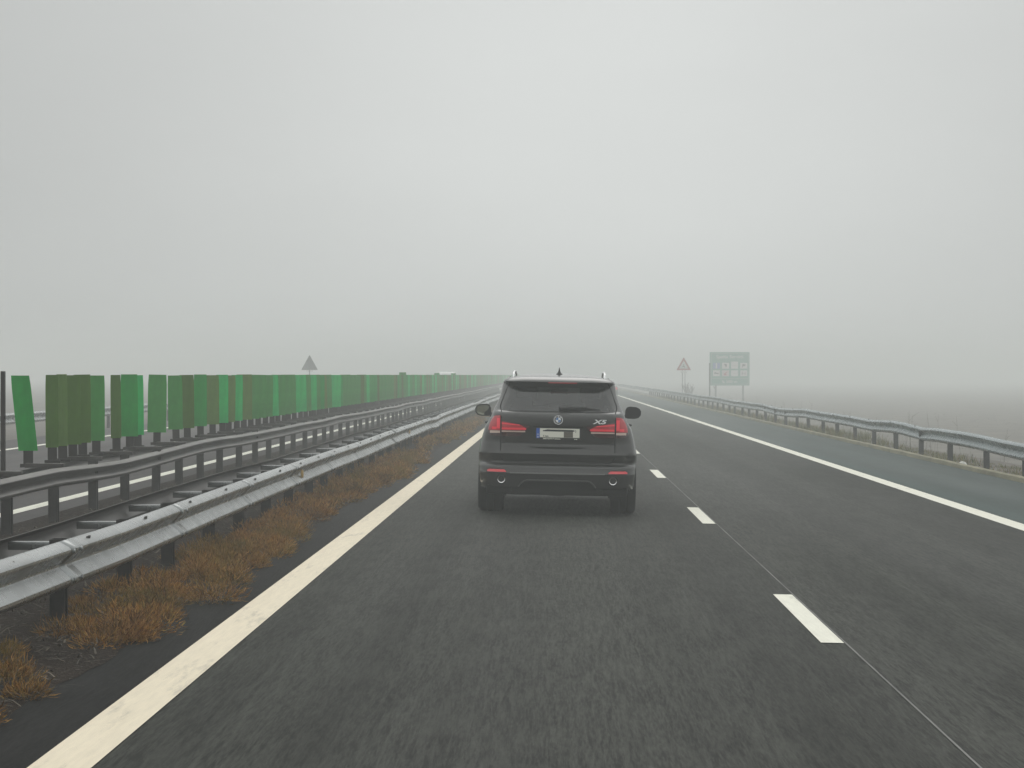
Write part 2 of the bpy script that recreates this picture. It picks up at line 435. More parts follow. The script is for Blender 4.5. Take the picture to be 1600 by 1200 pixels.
# ------------------------------------------------------------------ guard rails
W = [(0.000, 0.155), (0.012, 0.152), (0.072, 0.118), (0.081, 0.106), (0.080, 0.092), (0.070, 0.078), (0.010, 0.020), (0.003, 0.008), (0.003, -0.006),
     (0.010, -0.018), (0.072, -0.074), (0.081, -0.086), (0.081, -0.104), (0.072, -0.118), (0.012, -0.152), (0.000, -0.155)]
def beam(name, x, side, zc, m, parent, y0, y1, wob, seed, bumps=(), hscale=1.0):
    bm = bmesh.new()
    ys = []
    y = y0
    while y < y1:
        ys.append(y); y += 1.0 if y < 110 else (4.0 if y < 250 else 25.0)
    ys.append(y1)
    def P(i, j):
        px, pz = W[i]; yy = ys[j]
        near = 1.0 if yy < 300 else 0.0
        k = math.floor(yy / 4.0); f = yy / 4.0 - k
        a = noise.noise((k * 0.77, seed, 0.3)); b = noise.noise(((k + 1) * 0.77, seed, 0.3))
        dz = wob * (a + (b - a) * f) * near
        a = noise.noise((k * 0.61, seed, 7.3)); b = noise.noise(((k + 1) * 0.61, seed, 7.3))
        dx = 0.9 * wob * (a + (b - a) * f) * near
        for (cy, wdt, az, ax) in bumps:
            g = math.exp(-((yy - cy) / wdt) ** 2); dz += az * g; dx += ax * g
        return (x + side * px + dx, yy, gz(x) + zc + pz * hscale + dz)
    vs = grid(bm, P, len(W), len(ys))
    o = obj(name, bm, m, parent, 24)
    md = o.modifiers.new('thick', 'SOLIDIFY'); md.thickness = 0.005; md.offset = 0
    return o

def splices(x, side, zc, m, parent, wob, seed, ys_, hscale=1.0):
    for y0 in ys_:
        bm = bmesh.new()
        def wv(yy, sd_):
            k = math.floor(yy / 4.0); f = yy / 4.0 - k
            a = noise.noise((k * (0.77 if sd_ < 5 else 0.61), seed, sd_)); b = noise.noise(((k + 1) * (0.77 if sd_ < 5 else 0.61), seed, sd_))
            return a + (b - a) * f
        def P(i, j):
            px, pz = W[i]; yy = y0 - .17 + .34 * j / 2
            return (x + side * (px + .0025) + .9 * wob * wv(yy, 7.3) - x, yy - y0, gz(x) + pz * hscale * 1.006 + wob * wv(yy, 0.3) - gz(x))
        grid(bm, P, len(W), 3)
        for zz in (.092, -.095):
            for dy in (-.11, .11):
                lathe(bm, [(side * .082, .013), (side * .092, .013), (side * .095, .008)], 'x', 8, (0.9 * wob * wv(y0, 7.3), dy, zz * hscale + wob * wv(y0, 0.3)))
        o = obj('splice_plate', bm, m, parent, 24, (x, y0, gz(x) + zc))
        md = o.modifiers.new('thick', 'SOLIDIFY'); md.thickness = 0.005; md.offset = 0

def post_bm(h, w=0.10, d=0.055, face=1):
    bm = bmesh.new(); t = 0.006
    # C-section: web and two flanges with lips
    s = face
    pts = [(0, -d), (w * s, -d), (w * s, -d + 0.02), ((w - t) * s, -d + 0.02), ((w - t) * s, -d + t), (t * s, -d + t), (t * s, d - t), ((w - t) * s, d - t),
           ((w - t) * s, d - 0.02), (w * s, d - 0.02), (w * s, d), (0, d)]
    a = [bm.verts.new((x, y, -0.05)) for x, y in pts]; b = [bm.verts.new((x, y, h)) for x, y in pts]
    n = len(pts)
    for i in range(n): bm.faces.new((a[i], a[(i + 1) % n], b[(i + 1) % n], b[i]))
    for base in (a, b):
        for q in ((0, 1, 2, 3, 4, 5), (0, 5, 6, 11), (6, 7, 8, 9, 10, 11)): bm.faces.new([base[k] for k in q])
    return bm

def many(proto, ys, parent, x, z, jit=0.0, limit=100, rest_name=None, rest_bm=None):
    """copies of one part along the rail; first 100 stay parts of their own, later ones are one mass"""
    for i, y in enumerate(ys[:limit]):
        o = proto if i == 0 else proto.copy()
        if i: COL.objects.link(o)
        o.parent = parent
        o.location = (x + random.uniform(-jit, jit), y, z + random.uniform(-jit, jit) * 0.3)
        o.rotation_euler = (random.uniform(-1, 1) * jit * 0.9, random.uniform(-1, 1) * jit * 0.7, random.uniform(-1, 1) * jit * 2)

# near double barrier of the median
r1 = thing('guard_rail', 'galvanised double guard rail with dry orange grass at its posts, beside the cream edge line', 'guard rail', (0, 0, 0))
beam('beam', -3.215, 1, 0.402, M['zinc'], r1, 3.0, 700, 0.030, 1.0, bumps=((58, 2.0, -0.03, 0.02), (44, 1.0, -0.02, -0.015)))
beam('beam', -3.62, -1, 0.415, M['zinc_dark'], r1, 3.0, 700, 0.03, 2.0)  # rear beam in darker steel: shade on its inner face put into the colour
ys = [8.35 + 2.08 * i for i in range(98)]
many(obj('post', post_bm(0.55, 0.10, 0.05), M['post']), ys, r1, -3.335, MED, 0.022)
bm = bmesh.new(); box(bm, -0.41, 0.0, -0.04, 0.04, 0, 0.055, 0.004)
many(obj('spacer_bar', bm, M['zinc'], None, 40), [y + 0.02 for y in ys], r1, -3.217, MED + 0.475, 0.012)
bm = bmesh.new(); lathe(bm, [(0, 0.014), (0.008, 0.014), (0.012, 0.009)], 'x', 10); box(bm, -0.002, 0.003, -0.06, 0.06, -0.010, 0.010)
many(obj('bolt', bm, M['bolt'], None, 40), [y + 0.3 for y in ys[:60]], r1, -3.165, MED + 0.540, 0.004)
bm = bmesh.new(); lathe(bm, [(0, 0.055), (0.018, 0.055), (0.026, 0.045), (0.026, 0.0)], 'x', 16)
for yy in (27.6, 48.0):
    o = obj('reflector', bm.copy(), M['amber'], r1, 40); o.location = (-3.185, yy, MED + 0.40)
bm.free()

splices(-3.215, 1, 0.402, M['zinc'], r1, 0.030, 1.0, [10.2 + 4.16 * i for i in range(24)])
# second double barrier
r2 = thing('guard_rail', 'weathered wavy guard rail that carries the green anti-glare panels', 'guard rail', (0, 0, 0))
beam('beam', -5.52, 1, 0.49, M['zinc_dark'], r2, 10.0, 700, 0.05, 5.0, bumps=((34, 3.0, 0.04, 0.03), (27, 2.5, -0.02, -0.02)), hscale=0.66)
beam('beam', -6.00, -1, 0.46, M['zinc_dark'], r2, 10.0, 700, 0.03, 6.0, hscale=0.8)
ys2 = [18.3 + 2.04 * i for i in range(98)]
many(obj('post', post_bm(0.60, 0.10, 0.05), M['post']), ys2, r2, -5.62, MED, 0.025)
bm = bmesh.new(); box(bm, -0.44, 0.0, -0.045, 0.045, 0, 0.05, 0.004)
many(obj('spacer_bar', bm, M['zinc_dark'], None, 40), [y + 0.5 for y in ys2], r2, -5.56, MED + 0.585, 0.012)

# right rail
r3 = thing('guard_rail', 'bluish grey single guard rail behind the concrete kerb at the right shoulder', 'guard rail', (0, 0, 0))
beam('beam', 8.56, -1, 0.535, M['zinc_blue'], r3, 16.0, 700, 0.05, 9.0, bumps=((40, 6.5, -0.085, 0.0), (52, 1.6, -0.05, 0.06), (86, 5, -0.09, 0.10), (46, 2.0, 0.02, -0.04)))
ys3 = [32.9 + 3.85 * i for i in range(-3, 45)]
many(obj('post', post_bm(0.60, 0.10, 0.06, -1), M['post']), ys3, r3, 8.67, gz(8.6), 0.03)
bm = bmesh.new(); lathe(bm, [(0, 0.020), (-0.012, 0.020), (-0.018, 0.012)], 'x', 10)
many(obj('bolt', bm, M['bolt'], None, 40), [y + 0.2 for y in ys3[8:36]], r3, 8.50, gz(8.6) + 0.672, 0.004)

# rail beyond the far carriageway
r4 = thing('guard_rail', 'distant guard rail beyond the far carriageway, glimpsed left of the first green panel', 'guard rail', (0, 0, 0))
beam('beam', -15.5, 1, 0.56, M['zinc'], r4, 40.0, 700, 0.03, 12.0)
many(obj('post', post_bm(0.72, 0.10, 0.06, -1), M['post']), [44.5 + 4.0 * i for i in range(40)], r4, -15.5, gz(-15.4), 0.02)

# ------------------------------------------------------------------ anti-glare panels
def panel_bm(w, h, bend=0.03, lean=0.0, seed=0.0):
    bm = bmesh.new()
    nu, nv, t = 9, 7, 0.009
    def P(u, v, s):
        a = (u / (nu - 1) - 0.5); z = h * v / (nv - 1)
        ww = w * (1 - 0.06 * max(0, (v - nv + 2)))            # shoulders cut in slightly at the top
        y = bend * (math.cos(a * math.pi) - 0.5) + 0.010 * noise.noise((a * 3, z * 2, seed))
        return (a * ww + lean * z, y + s * t, z)
    f = [[bm.verts.new(P(u, v, 0)) for v in range(nv)] for u in range(nu)]
    b = [[bm.verts.new(P(u, v, 1)) for v in range(nv)] for u in range(nu)]
    for u in range(nu - 1):
        for v in range(nv - 1):
            bm.faces.new((f[u][v], f[u + 1][v], f[u + 1][v + 1], f[u][v + 1]))
            bm.faces.new((b[u][v], b[u][v + 1], b[u + 1][v + 1], b[u + 1][v]))
    loop = [(u, 0) for u in range(nu)] + [(nu - 1, v) for v in range(1, nv)] + [(u, nv - 1) for u in range(nu - 2, -1, -1)] + [(0, v) for v in range(nv - 2, 0, -1)]
    for i in range(len(loop)):
        (u0, v0), (u1, v1) = loop[i], loop[(i + 1) % len(loop)]
        bm.faces.new((f[u0][v0], b[u0][v0], b[u1][v1], f[u1][v1]))
    return bm
def bracket_bm():
    bm = bmesh.new()
    box(bm, -0.055, 0.055, 0.012, 0.035, -0.16, 0.10, 0.003)
    box(bm, -0.09, 0.09, -0.03, 0.06, -0.19, -0.15, 0.003)
    return bm
BR = bpy.data.meshes.new('bracket'); b_ = bracket_bm(); bmesh.ops.recalc_face_normals(b_, faces=b_.faces); b_.to_mesh(BR); b_.free(); BR.materials.append(M['bracket'])
PX = -6.02
PZ0 = 0.835 + 0.0
pm = {}
def panel_mesh(key, wid, matk, h, lean, seed):
    k = (key, matk)
    if k not in pm:
        o = obj('blade', panel_bm(wid, h, 0.03, lean, seed), M[matk], None, 50)
        pm[k] = o.data; bpy.data.objects.remove(o)
    return pm[k]
# (distance, width, colour, yaw, lean, extra height, label)
P0 = [
 (25.10, 0.215, 'panel_a', 12, -0.11, 0.0, 'leftmost green anti-glare panel, leaning and standing apart from the rest'),
 (26.25, 0.15, 'panel_b', 10, 0.0, 0.0, 'narrow dark olive anti-glare panel just right of the leaning one'),
 (26.76, 0.13, 'panel_e', 8, 0.0, 0.0, 'pale dusty strip-like anti-glare panel between two olive ones'),
 (27.36, 0.22, 'panel_b', 6, 0.0, 0.0, 'olive anti-glare panel at the start of the closed run'),
 (28.07, 0.22, 'panel_b', 6, 0.01, 0.0, 'second olive anti-glare panel of the closed run'),
 (28.90, 0.23, 'panel_c', 6, 0.0, 0.0, 'muted green anti-glare panel left of the pale upright gap'),
 (30.14, 0.14, 'panel_b', 8, 0.0, 0.0, 'olive anti-glare panel right of the pale upright gap'),
 (31.00, 0.24, 'panel_a', 4, 0.0, 0.0, 'wide vivid green anti-glare panel, first vivid one after the gap'),
 (31.76, 0.19, 'panel_d', 4, 0.0, 0.0, 'lighter vivid green anti-glare panel beside a thin pale slit'),
 (33.18, 0.28, 'panel_c', 5, 0.0, 0.0, 'grey green anti-glare panel between two pale slits'),
 (34.97, 0.23, 'panel_c', 5, 0.0, 0.0, 'grey green anti-glare panel right of the second pale slit'),
 (35.90, 0.24, 'panel_b', 5, 0.0, 0.0, 'dull olive panel left of the second vivid green panel'),
 (37.20, 0.22, 'panel_a', 5, 0.0, 0.0, 'vivid green anti-glare panel after the second pale slit'),
 (38.60, 0.24, 'panel_e', 5, 0.0, 0.0, 'dusty olive panel between two vivid green ones'),
 (39.70, 0.22, 'panel_d', 5, 0.0, 0.0, 'light vivid green panel right of a dusty olive one'),
 (40.60, 0.24, 'panel_e', 5, 0.0, 0.0, 'second dusty olive panel, with vivid green panels on both sides'),
 (41.70, 0.22, 'panel_d', 5, 0.0, 0.0, 'third light vivid green panel, right of the second dusty olive one'),
]
def add_panel(y, w, mk, yaw, lean, dh, label, i, parts=True):
    key = ('e%d' % i) if i < len(P0) else ('r%d' % (i % 5))
    me = panel_mesh(key, w if i < len(P0) else 0.285 + 0.014 * (i % 5), mk, 0.867 + (0.004 * ((i * 7) % 5 - 2)), lean, i * 1.3 % 17)
    t = bpy.data.objects.new('anti_glare_panel', None); COL.objects.link(t)
    t.location = (PX + random.uniform(-0.02, 0.02), y, PZ0 + dh); t.rotation_euler = (0, random.uniform(-0.018, 0.018), R(yaw))
    tag(t, label, 'anti-glare panel', 'green anti-glare panels on the median rail')
    o = bpy.data.objects.new('blade', me); COL.objects.link(o); o.parent = t
    if parts:
        c = bpy.data.objects.new('bracket', BR); COL.objects.link(c); c.parent = t; c.location = (0, 0.015, 0)
    return t
n = 0
for p in P0:
    add_panel(*p, n); n += 1
y = 42.6
kinds = ['panel_c', 'panel_e', 'panel_a', 'panel_c', 'panel_d', 'panel_d', 'panel_c', 'panel_a', 'panel_e', 'panel_c', 'panel_a', 'panel_d', 'panel_b', 'panel_c']
cname = {'panel_a': 'vivid green', 'panel_b': 'olive', 'panel_c': 'muted green', 'panel_d': 'light green', 'panel_e': 'dusty olive', 'panel_f': 'pale'}
while y < 380:
    mk = random.choice(kinds)
    dh = 0.0
    if any(abs(y - q) < 0.55 for q in (87.2, 112.6, 130.0)): dh = 0.11
    where = 'in the closed run seen above the wavy rail' if y < 75 else ('fading into the fog in the middle of the run' if y < 110 else 'almost lost in the fog near the far end')
    lab = 'raised panel sticking up above the fogged run of panels' if dh else '%s anti-glare panel %s' % (cname[mk], where)
    add_panel(y, 0.24, mk, random.uniform(-6, 18), random.uniform(-0.015, 0.015), dh + random.uniform(-0.004, 0.004), lab, n); n += 1
    y += 1.04 + random.uniform(-0.10, 0.10) if y < 120 else (1.35 if y < 260 else 2.0)
# a bare panel post at the very left edge
t = thing('panel_post', 'dark bare upright post at the left edge before the first green panel', 'post', (-6.0, 23.87, MED + 0.5))
bm = bmesh.new(); box(bm, -0.022, 0.022, -0.03, 0.03, 0, 1.18, 0.006); obj('upright', bm, M['bracket'], t)
bm = bmesh.new(); box(bm, -0.07, 0.07, -0.05, 0.05, 0.02, 0.08, 0.004); obj('clamp', bm, M['bracket'], t)

# ------------------------------------------------------------------ dry grass and weeds
def blade(bm, x, y, z, h, w, az, lean, curl):
    d = Vector((math.cos(az), math.sin(az), 0)); s = Vector((-d.y, d.x, 0)) * w * 0.5
    p = Vector((x, y, z)); prev = None
    for k in range(4):
        f = k / 3
        c = p + d * (lean * f + curl * f * f) * h + Vector((0, 0, h * (f - 0.28 * (lean + curl) * f * f)))
        q = s * (1 - f) if k < 3 else None
        cur = (bm.verts.new(c - q), bm.verts.new(c + q)) if q is not None else (bm.verts.new(c),)
        if prev:
            if len(cur) == 2: bm.faces.new((prev[0], prev[1], cur[1], cur[0]))
            else: bm.faces.new((prev[0], prev[1], cur[0]))
        prev = cur
rg = random.Random(11)
bm = bmesh.new()
def tuft(x, y, size, nb, hgt, wd=0.006):
    for _ in range(nb):
        a = rg.uniform(0, 6.283); r = size * math.sqrt(rg.random())
        px, py = x + r * math.cos(a), y + r * math.sin(a) * 1.5
        blade(bm, px, py, max(gz(px), 0.03) - 0.01, hgt * rg.uniform(0.45, 1.1), wd * rg.uniform(0.7, 1.5), rg.uniform(0, 6.283), rg.uniform(0.1, 0.6), rg.uniform(0.2, 0.9))
def fluff(x, y, r, n, wd):
    """feathery dry mound: short fine sprigs through a flattened dome"""
    sy, hz_ = rg.uniform(1.0, 2.2), rg.uniform(0.55, 0.95)
    for _ in range(n):
        d = Vector((rg.gauss(0, 1), rg.gauss(0, 1), abs(rg.gauss(0, 1)))).normalized() * (rg.random() ** 0.42)
        p = Vector((x + d.x * r, y + d.y * r * sy, 0.045 + d.z * r * hz_))
        l = rg.uniform(0.03, 0.085)
        q = (d + Vector((rg.gauss(0, .45), rg.gauss(0, .45), rg.gauss(0.35, .4)))).normalized() * l
        s_ = q.cross(Vector((rg.gauss(0, 1), rg.gauss(0, 1), rg.gauss(0, 1)))).normalized() * wd * rg.uniform(.6, 1.3)
        m_ = p + q * 0.55 + Vector((rg.gauss(0, .006), rg.gauss(0, .006), -0.004))
        a_, b_2, c_, d_ = bm.verts.new(p), bm.verts.new(m_ + s_), bm.verts.new(p + q), bm.verts.new(m_ - s_)
        bm.faces.new((a_, b_2, c_, d_))
y = 8.0
while y < 100:
    dens = 0.72 + 0.95 * noise.noise((y * 0.22, 3.1, 0))
    if y < 13.5: dens *= 0.40
    if y > 57: dens = 0.8 if y < 74 else 0.15
    if 44 < y < 52: dens *= 0.6
    cnt = max(0, int(round(dens * 3.9 + rg.uniform(-0.8, 0.8))))
    for _ in range(cnt):
        x = rg.triangular(-3.45, -2.44, -2.80); yy = y + rg.uniform(-0.3, 0.3)
        fluff(x, yy, rg.uniform(0.07, 0.25), int(rg.uniform(380, 900) * (1 if y < 26 else (0.5 if y < 45 else 0.25))), 0.0028 if y < 26 else (0.005 if y < 45 else 0.009))
        if rg.random() < 0.5: tuft(x, yy, 0.16, 16, rg.uniform(0.12, 0.30), 0.0045)
    y += 0.42 if y < 40 else 0.8
o = obj('dry_grass', bm, M['dry_grass']); o['kind'] = 'stuff'; o['label'] = 'clumps of dry orange grass along the foot of the near guard rail'
# sparse dead tufts in the median and near soil
bm = bmesh.new()
for _ in range(5200):
    y = 8 + 40 * rg.random() ** 1.3; x = rg.uniform(-5.6, -2.6)
    blade(bm, x, y, 0.078 + 0.012 * rg.random(), rg.uniform(.03, .10), rg.uniform(.006, .016), rg.uniform(0, 6.283), 1.6, 1.0)
for _ in range(120):
    y = 9 + 60 * rg.random() ** 1.4; x = rg.uniform(-5.4, -3.7)
    tuft(x, y, 0.12, 16, 0.12, 0.008)
o = obj('median_weeds', bm, M['stalk']); o['kind'] = 'stuff'; o['label'] = 'thin dead weeds on the brown soil between the two median rails'
# right verge weeds
bm = bmesh.new()
y = 28.0
while y < 190:
    d = 0.75 + 0.8 * noise.noise((y * 0.16, 9.4, 0))
    for _ in range(max(0, int(round(d * 5 + rg.uniform(-1, 1))))):
        x = rg.uniform(8.24, 9.4)
        a = max(0.07, 0.20 * (0.7 + noise.noise((y * 0.25, 1.5, 0))))
        for _ in range(int(26 if y < 80 else 12)):
            px, py = x + rg.gauss(0, 0.10), y + rg.gauss(0, 0.18)
            blade(bm, px, py, gz(px) - 0.02, a * rg.uniform(0.5, 1.6), 0.010 if y < 70 else 0.02, rg.uniform(0, 6.283), rg.uniform(0.05, 0.5), rg.uniform(0.1, 0.7))
    y += 0.8
o = obj('verge_weeds', bm, M['weeds']); o['kind'] = 'stuff'; o['label'] = 'green and straw coloured weeds between the kerb and the right guard rail'
bm = bmesh.new()
for _ in range(90):
    y = rg.uniform(34, 150); x = rg.uniform(9.0, 13.5)
    h = rg.uniform(0.35, 1.1)
    b0 = Vector((x, y, gz(x) - 0.05)); tip = b0 + Vector((rg.uniform(-.12, .12) * h, rg.uniform(-.1, .1), h))
    tube(bm, [b0, (b0 + tip) / 2 + Vector((rg.uniform(-.03, .03), 0, 0)), tip], [0.004, 0.003, 0.0015], 4)
    for _ in range(rg.randint(1, 3)):
        f = rg.uniform(0.4, 0.98); c = b0.lerp(tip, f); a = rg.uniform(0, 6.283); l = rg.uniform(.06, .2)
        tube(bm, [c, c + Vector((math.cos(a) * l, math.sin(a) * l, l * rg.uniform(.5, 1.3)))], [0.003, 0.0015], 4)
for _ in range(700):                      # ragged low field growth beyond the rail
    y = rg.uniform(34, 170); x = rg.uniform(9.0, 30)
    for _ in range(7):
        blade(bm, x + rg.gauss(0, .2), y + rg.gauss(0, .3), gz(x) - 0.05, rg.uniform(.05, .16), 0.015, rg.uniform(0, 6.283), rg.uniform(.1, .5), rg.uniform(.1, .6))
o = obj('dead_stalks', bm, M['stalk']); o['kind'] = 'stuff'; o['label'] = 'thin dead plant stalks on the slope behind the right guard rail'
# white litter by the kerb
bm = bmesh.new(); bmesh.ops.create_icosphere(bm, subdivisions=3, radius=0.09)
for v in bm.verts:
    v.co *= 1 + 0.45 * noise.noise(v.co * 14); v.co.z *= 0.6
tag(obj('litter', bm, M['litter'], None, 60, (8.33, 45.3, gz(8.33) + 0.045)), 'crumpled white litter lying just behind the kerb on the right', 'litter')

# ------------------------------------------------------------------ car shells
class Shell:
    """body built from horizontal outlines: rear, flank and front of every level come from tables over the height"""
    def __init__(s, levels, W_, YR, RR, YF, RF, crown=0.05, pw=2.3):
        s.levels, s.W, s.YR, s.RR, s.YF, s.RF, s.crown, s.pw = levels, W_, YR, RR, YF, RF, crown, pw
    def w(s, z): return interp(s.W, z)
    def rear(s, x, z):
        w, r = s.w(z), interp(s.RR, z); ax = abs(x)
        y = interp(s.YR, z) + s.crown * (ax / w) ** 2
        t = (ax - (w - r)) / r
        if t > 0: y += r * (1 - max(0.0, 1 - min(1, t) ** s.pw) ** (1 / s.pw))
        return y
    def front(s, x, z):
        w, r = s.w(z), interp(s.RF, z); ax = abs(x)
        y = interp(s.YF, z) - 0.10 * (ax / w) ** 2
        t = (ax - (w - r)) / r
        if t > 0: y -= r * (1 - max(0.0, 1 - min(1, t) ** s.pw) ** (1 / s.pw))
        return y
    SR = [0, .12, .24, .36, .48, .58, .66, .74, .79, .82, .86, .90, .935, .962, .982, .994, 1.0]
    SF = [0, .25, .5, .7, .82, .9, .95, .98, 1.0]
    NS = 60
    def half(s, z):
        w = s.w(z); pts = []
        for q in s.SR: pts.append((q * w, s.rear(q * w, z)))
        ya, yb = pts[-1][1], s.front(w, z)
        for k in range(1, s.NS): pts.append((w, ya + (yb - ya) * k / s.NS))
        for q in reversed(s.SF): pts.append((q * w, s.front(q * w, z)))
        return pts
    def build(s, holes=None, arches=(), arch_r=0.42, cap_top=True, cap_bottom=True):
        bm = bmesh.new()
        rows = []
        for z in s.levels:
            h = s.half(z)
            ring = [(x, y, z) for x, y in h] + [(-x, y, z) for x, y in h[-2:0:-1]]
            rows.append(ring)
        n = len(rows[0]); V = []
        for ring in rows:
            rv = []
            for (x, y, z) in ring:
                for (cy, cz) in arches:
                    if (y - cy) ** 2 + (z - cz) ** 2 < arch_r ** 2 and abs(x) > 0.7 * s.w(z): x = math.copysign(0.60, x)
                rv.append(bm.verts.new((x, y, z)))
            V.append(rv)
        for i in range(len(V) - 1):
            for k in range(n):
                q = [V[i][k], V[i][(k + 1) % n], V[i + 1][(k + 1) % n], V[i + 1][k]]
                c = sum((v.co for v in q), Vector()) / 4
                if holes and holes(c, s): continue
                bm.faces.new(q)
        if cap_bottom: bm.faces.new(V[0][::-1])
        if cap_top: bm.faces.new(V[-1])
        return bm
    def rear_patch(s, bm, cols, zb, zt, off, th=0.03, nr=6):
        """panel that hugs the rear of the body: columns in x, bottom and top height per column"""
        def P(i, j):
            x = cols[i]; z = zb(x) + (zt(x) - zb(x)) * j / (nr - 1)
            return (x, s.rear(x, z) - off, z)
        vs = grid(bm, P, len(cols), nr)
        loop = [vs[i][0] for i in range(len(cols))] + [vs[-1][j] for j in range(1, nr)] + [vs[i][-1] for i in range(len(cols) - 2, -1, -1)] + [vs[0][j] for j in range(nr - 2, 0, -1)]
        back = [bm.verts.new(v.co + Vector((0, th, 0))) for v in loop]
        m = len(loop)
        for k in range(m): bm.faces.new((loop[k], loop[(k + 1) % m], back[(k + 1) % m], back[k]))
    def rear_line(s, bm, pts, off, rad, n=6):
        full = []
        for (a, b) in zip(pts, pts[1:]):
            k = max(1, int(math.hypot(b[0] - a[0], b[1] - a[1]) / 0.05))
            for i in range(k): full.append((a[0] + (b[0] - a[0]) * i / k, a[1] + (b[1] - a[1]) * i / k))
        full.append(pts[-1])
        tube(bm, [(x, s.rear(x, z) - off, z) for x, z in full], rad, n)

def lin(a, b, n): return [a + (b - a) * i / (n - 1) for i in range(n)]
def tabf(tab): return lambda x: interp(tab, abs(x))

def wheel(parent, x, y, z, r, wd, side, name='wheel', rimmat='alloy'):
    t = bpy.data.objects.new(name, None); COL.objects.link(t); t.parent = parent; t.location = (x, y, z)
    bm = bmesh.new(); h = wd / 2
    lathe(bm, [(-h, r * .66), (-h, r * .90), (-h * .86, r * .965), (-h * .6, r * .995), (-h * .33, r), (-h * .31, r * .98), (-h * .25, r * .98), (-h * .23, r), (h * .23, r), (h * .25, r * .98), (h * .31, r * .98), (h * .33, r),
               (h * .6, r * .995), (h * .86, r * .965), (h, r * .90), (h, r * .66)], 'x', 48, closed=True)
    obj('tyre', bm, M['rubber'], t, 40)
    bm = bmesh.new()
    lathe(bm, [(-h * .9, r * .66), (h * .9, r * .66), (h * .9, r * .62), (-h * .9, r * .62)], 'x', 40, closed=True)
    lathe(bm, [(side * h * .55, r * .17), (side * h * .72, r * .15), (side * h * .74, 0.001)], 'x', 20)
    for k in range(5):
        a = 2 * math.pi * k / 5
        for da in (-0.16, 0.16):
            p = [(side * h * .62, math.cos(a) * r * .12, math.sin(a) * r * .12), (side * h * .72, math.cos(a + da) * r * .64, math.sin(a + da) * r * .64)]
            tube(bm, p, [0.025, 0.020], 6)
    obj('rim', bm, M[rimmat], t, 40)
    return t

# ------------------------------------------------------------------ the black SUV ahead
LV = [.33, .37, .42, .46, .495, .508, .522, .545, .575, .598, .612, .628, .65, .69, .735, .745, .78, .83, .866, .876, .92, .98, 1.05, 1.10, 1.15, 1.20, 1.225, 1.242, 1.256,
      1.265, 1.33, 1.40, 1.47, 1.53, 1.565, 1.592, 1.602, 1.612, 1.63, 1.655, 1.672, 1.688, 1.70, 1.708]
suv_s = Shell(LV,
    W_=[(.33, .925), (.46, .945), (.60, .955), (.75, .962), (.85, .945), (.95, .922), (1.05, .893), (1.13, .85), (1.20, .812), (1.27, .788), (1.35, .748), (1.45, .712), (1.53, .702), (1.60, .688), (1.63, .668), (1.655, .630), (1.672, .56), (1.688, .44), (1.70, .31), (1.708, .18)],
    YR=[(.33, .06), (.37, .035), (.42, .02), (.495, .008), (.508, .0), (.522, .012), (.545, .028), (.575, .036), (.598, .050), (.612, .075), (.628, .105), (.65, .112), (.69, .094), (.735, .066), (.745, .064), (.78, .082), (.83, .104), (.866, .114), (.876, .120), (.92, .118), (1.05, .106), (1.15, .104), (1.20, .112), (1.225, .130), (1.242, .155), (1.256, .190),
        (1.265, .215), (1.592, .505), (1.602, .395), (1.612, .385), (1.63, .405), (1.655, .47), (1.672, .56), (1.688, .70), (1.70, .88), (1.708, 1.1)],
    RR=[(.33, .34), (.60, .36), (.75, .36), (1.0, .33), (1.2, .28), (1.3, .26), (1.6, .26), (1.655, .25), (1.672, .22), (1.708, .09)],
    YF=[(.33, 4.80), (.5, 4.87), (.75, 4.86), (.95, 4.80), (1.05, 4.55), (1.10, 4.20), (1.15, 3.75), (1.20, 3.50), (1.265, 3.32), (1.592, 2.62), (1.63, 2.52), (1.672, 2.30), (1.708, 1.9)],
    RF=[(.33, .5), (1.0, .5), (1.15, .45), (1.3, .35), (1.6, .28), (1.672, .22), (1.708, .09)], crown=0.045)
def holes(c, s):
    x, y, z = c
    w = s.w(z)
    if 1.262 < z < 1.567:
        if abs(x) < .765 * w and y < 1.2: return True                       # rear window
        if abs(x) < .86 * w and y > 2.0: return True                        # windscreen
        if abs(x) > .96 * w and .95 + (z - 1.26) * .5 < y < 3.05 - (z - 1.26) * 1.9 and not (1.95 < y < 2.06) and z < 1.56: return True
    return False
car = thing('suv', 'black estate-like off-road car with glowing red tail lights driving ahead in the left lane', 'car', (0.010, 26.50, gz(0.01) + 0.002))
car.rotation_euler = (0, 0.020, R(-0.15))
ARCH = [(.92, .375), (3.85, .375)]
obj('body', suv_s.build(holes, ARCH, 0.43), M['paint'], car, 32)
S = suv_s
# black arch trims hide the wheel openings' edges
for (cy, cz) in ARCH:
    for sd in (-1, 1):
        bm = bmesh.new()
        pts = []
        for k in range(25):
            a = R(-12 + 204 * k / 24); yy, zz = cy + .435 * math.cos(a), cz + .435 * math.sin(a)
            xx = S.w(max(.33, zz)); 
            if yy < .55: xx = min(xx, S.w(zz) - 0.012 - 0.05 * max(0, (.55 - yy)) / .1)
            pts.append((sd * (xx - 0.012), yy, max(zz, .31)))
        tube(bm, pts, 0.022, 6)
        obj('arch_trim', bm, M['plastic'], car, 40)
# underbody
bm = bmesh.new(); box(bm, -.62, .62, .32, 4.6, .235, .40, .03)
obj('underbody', bm, M['matte'], car, 40)
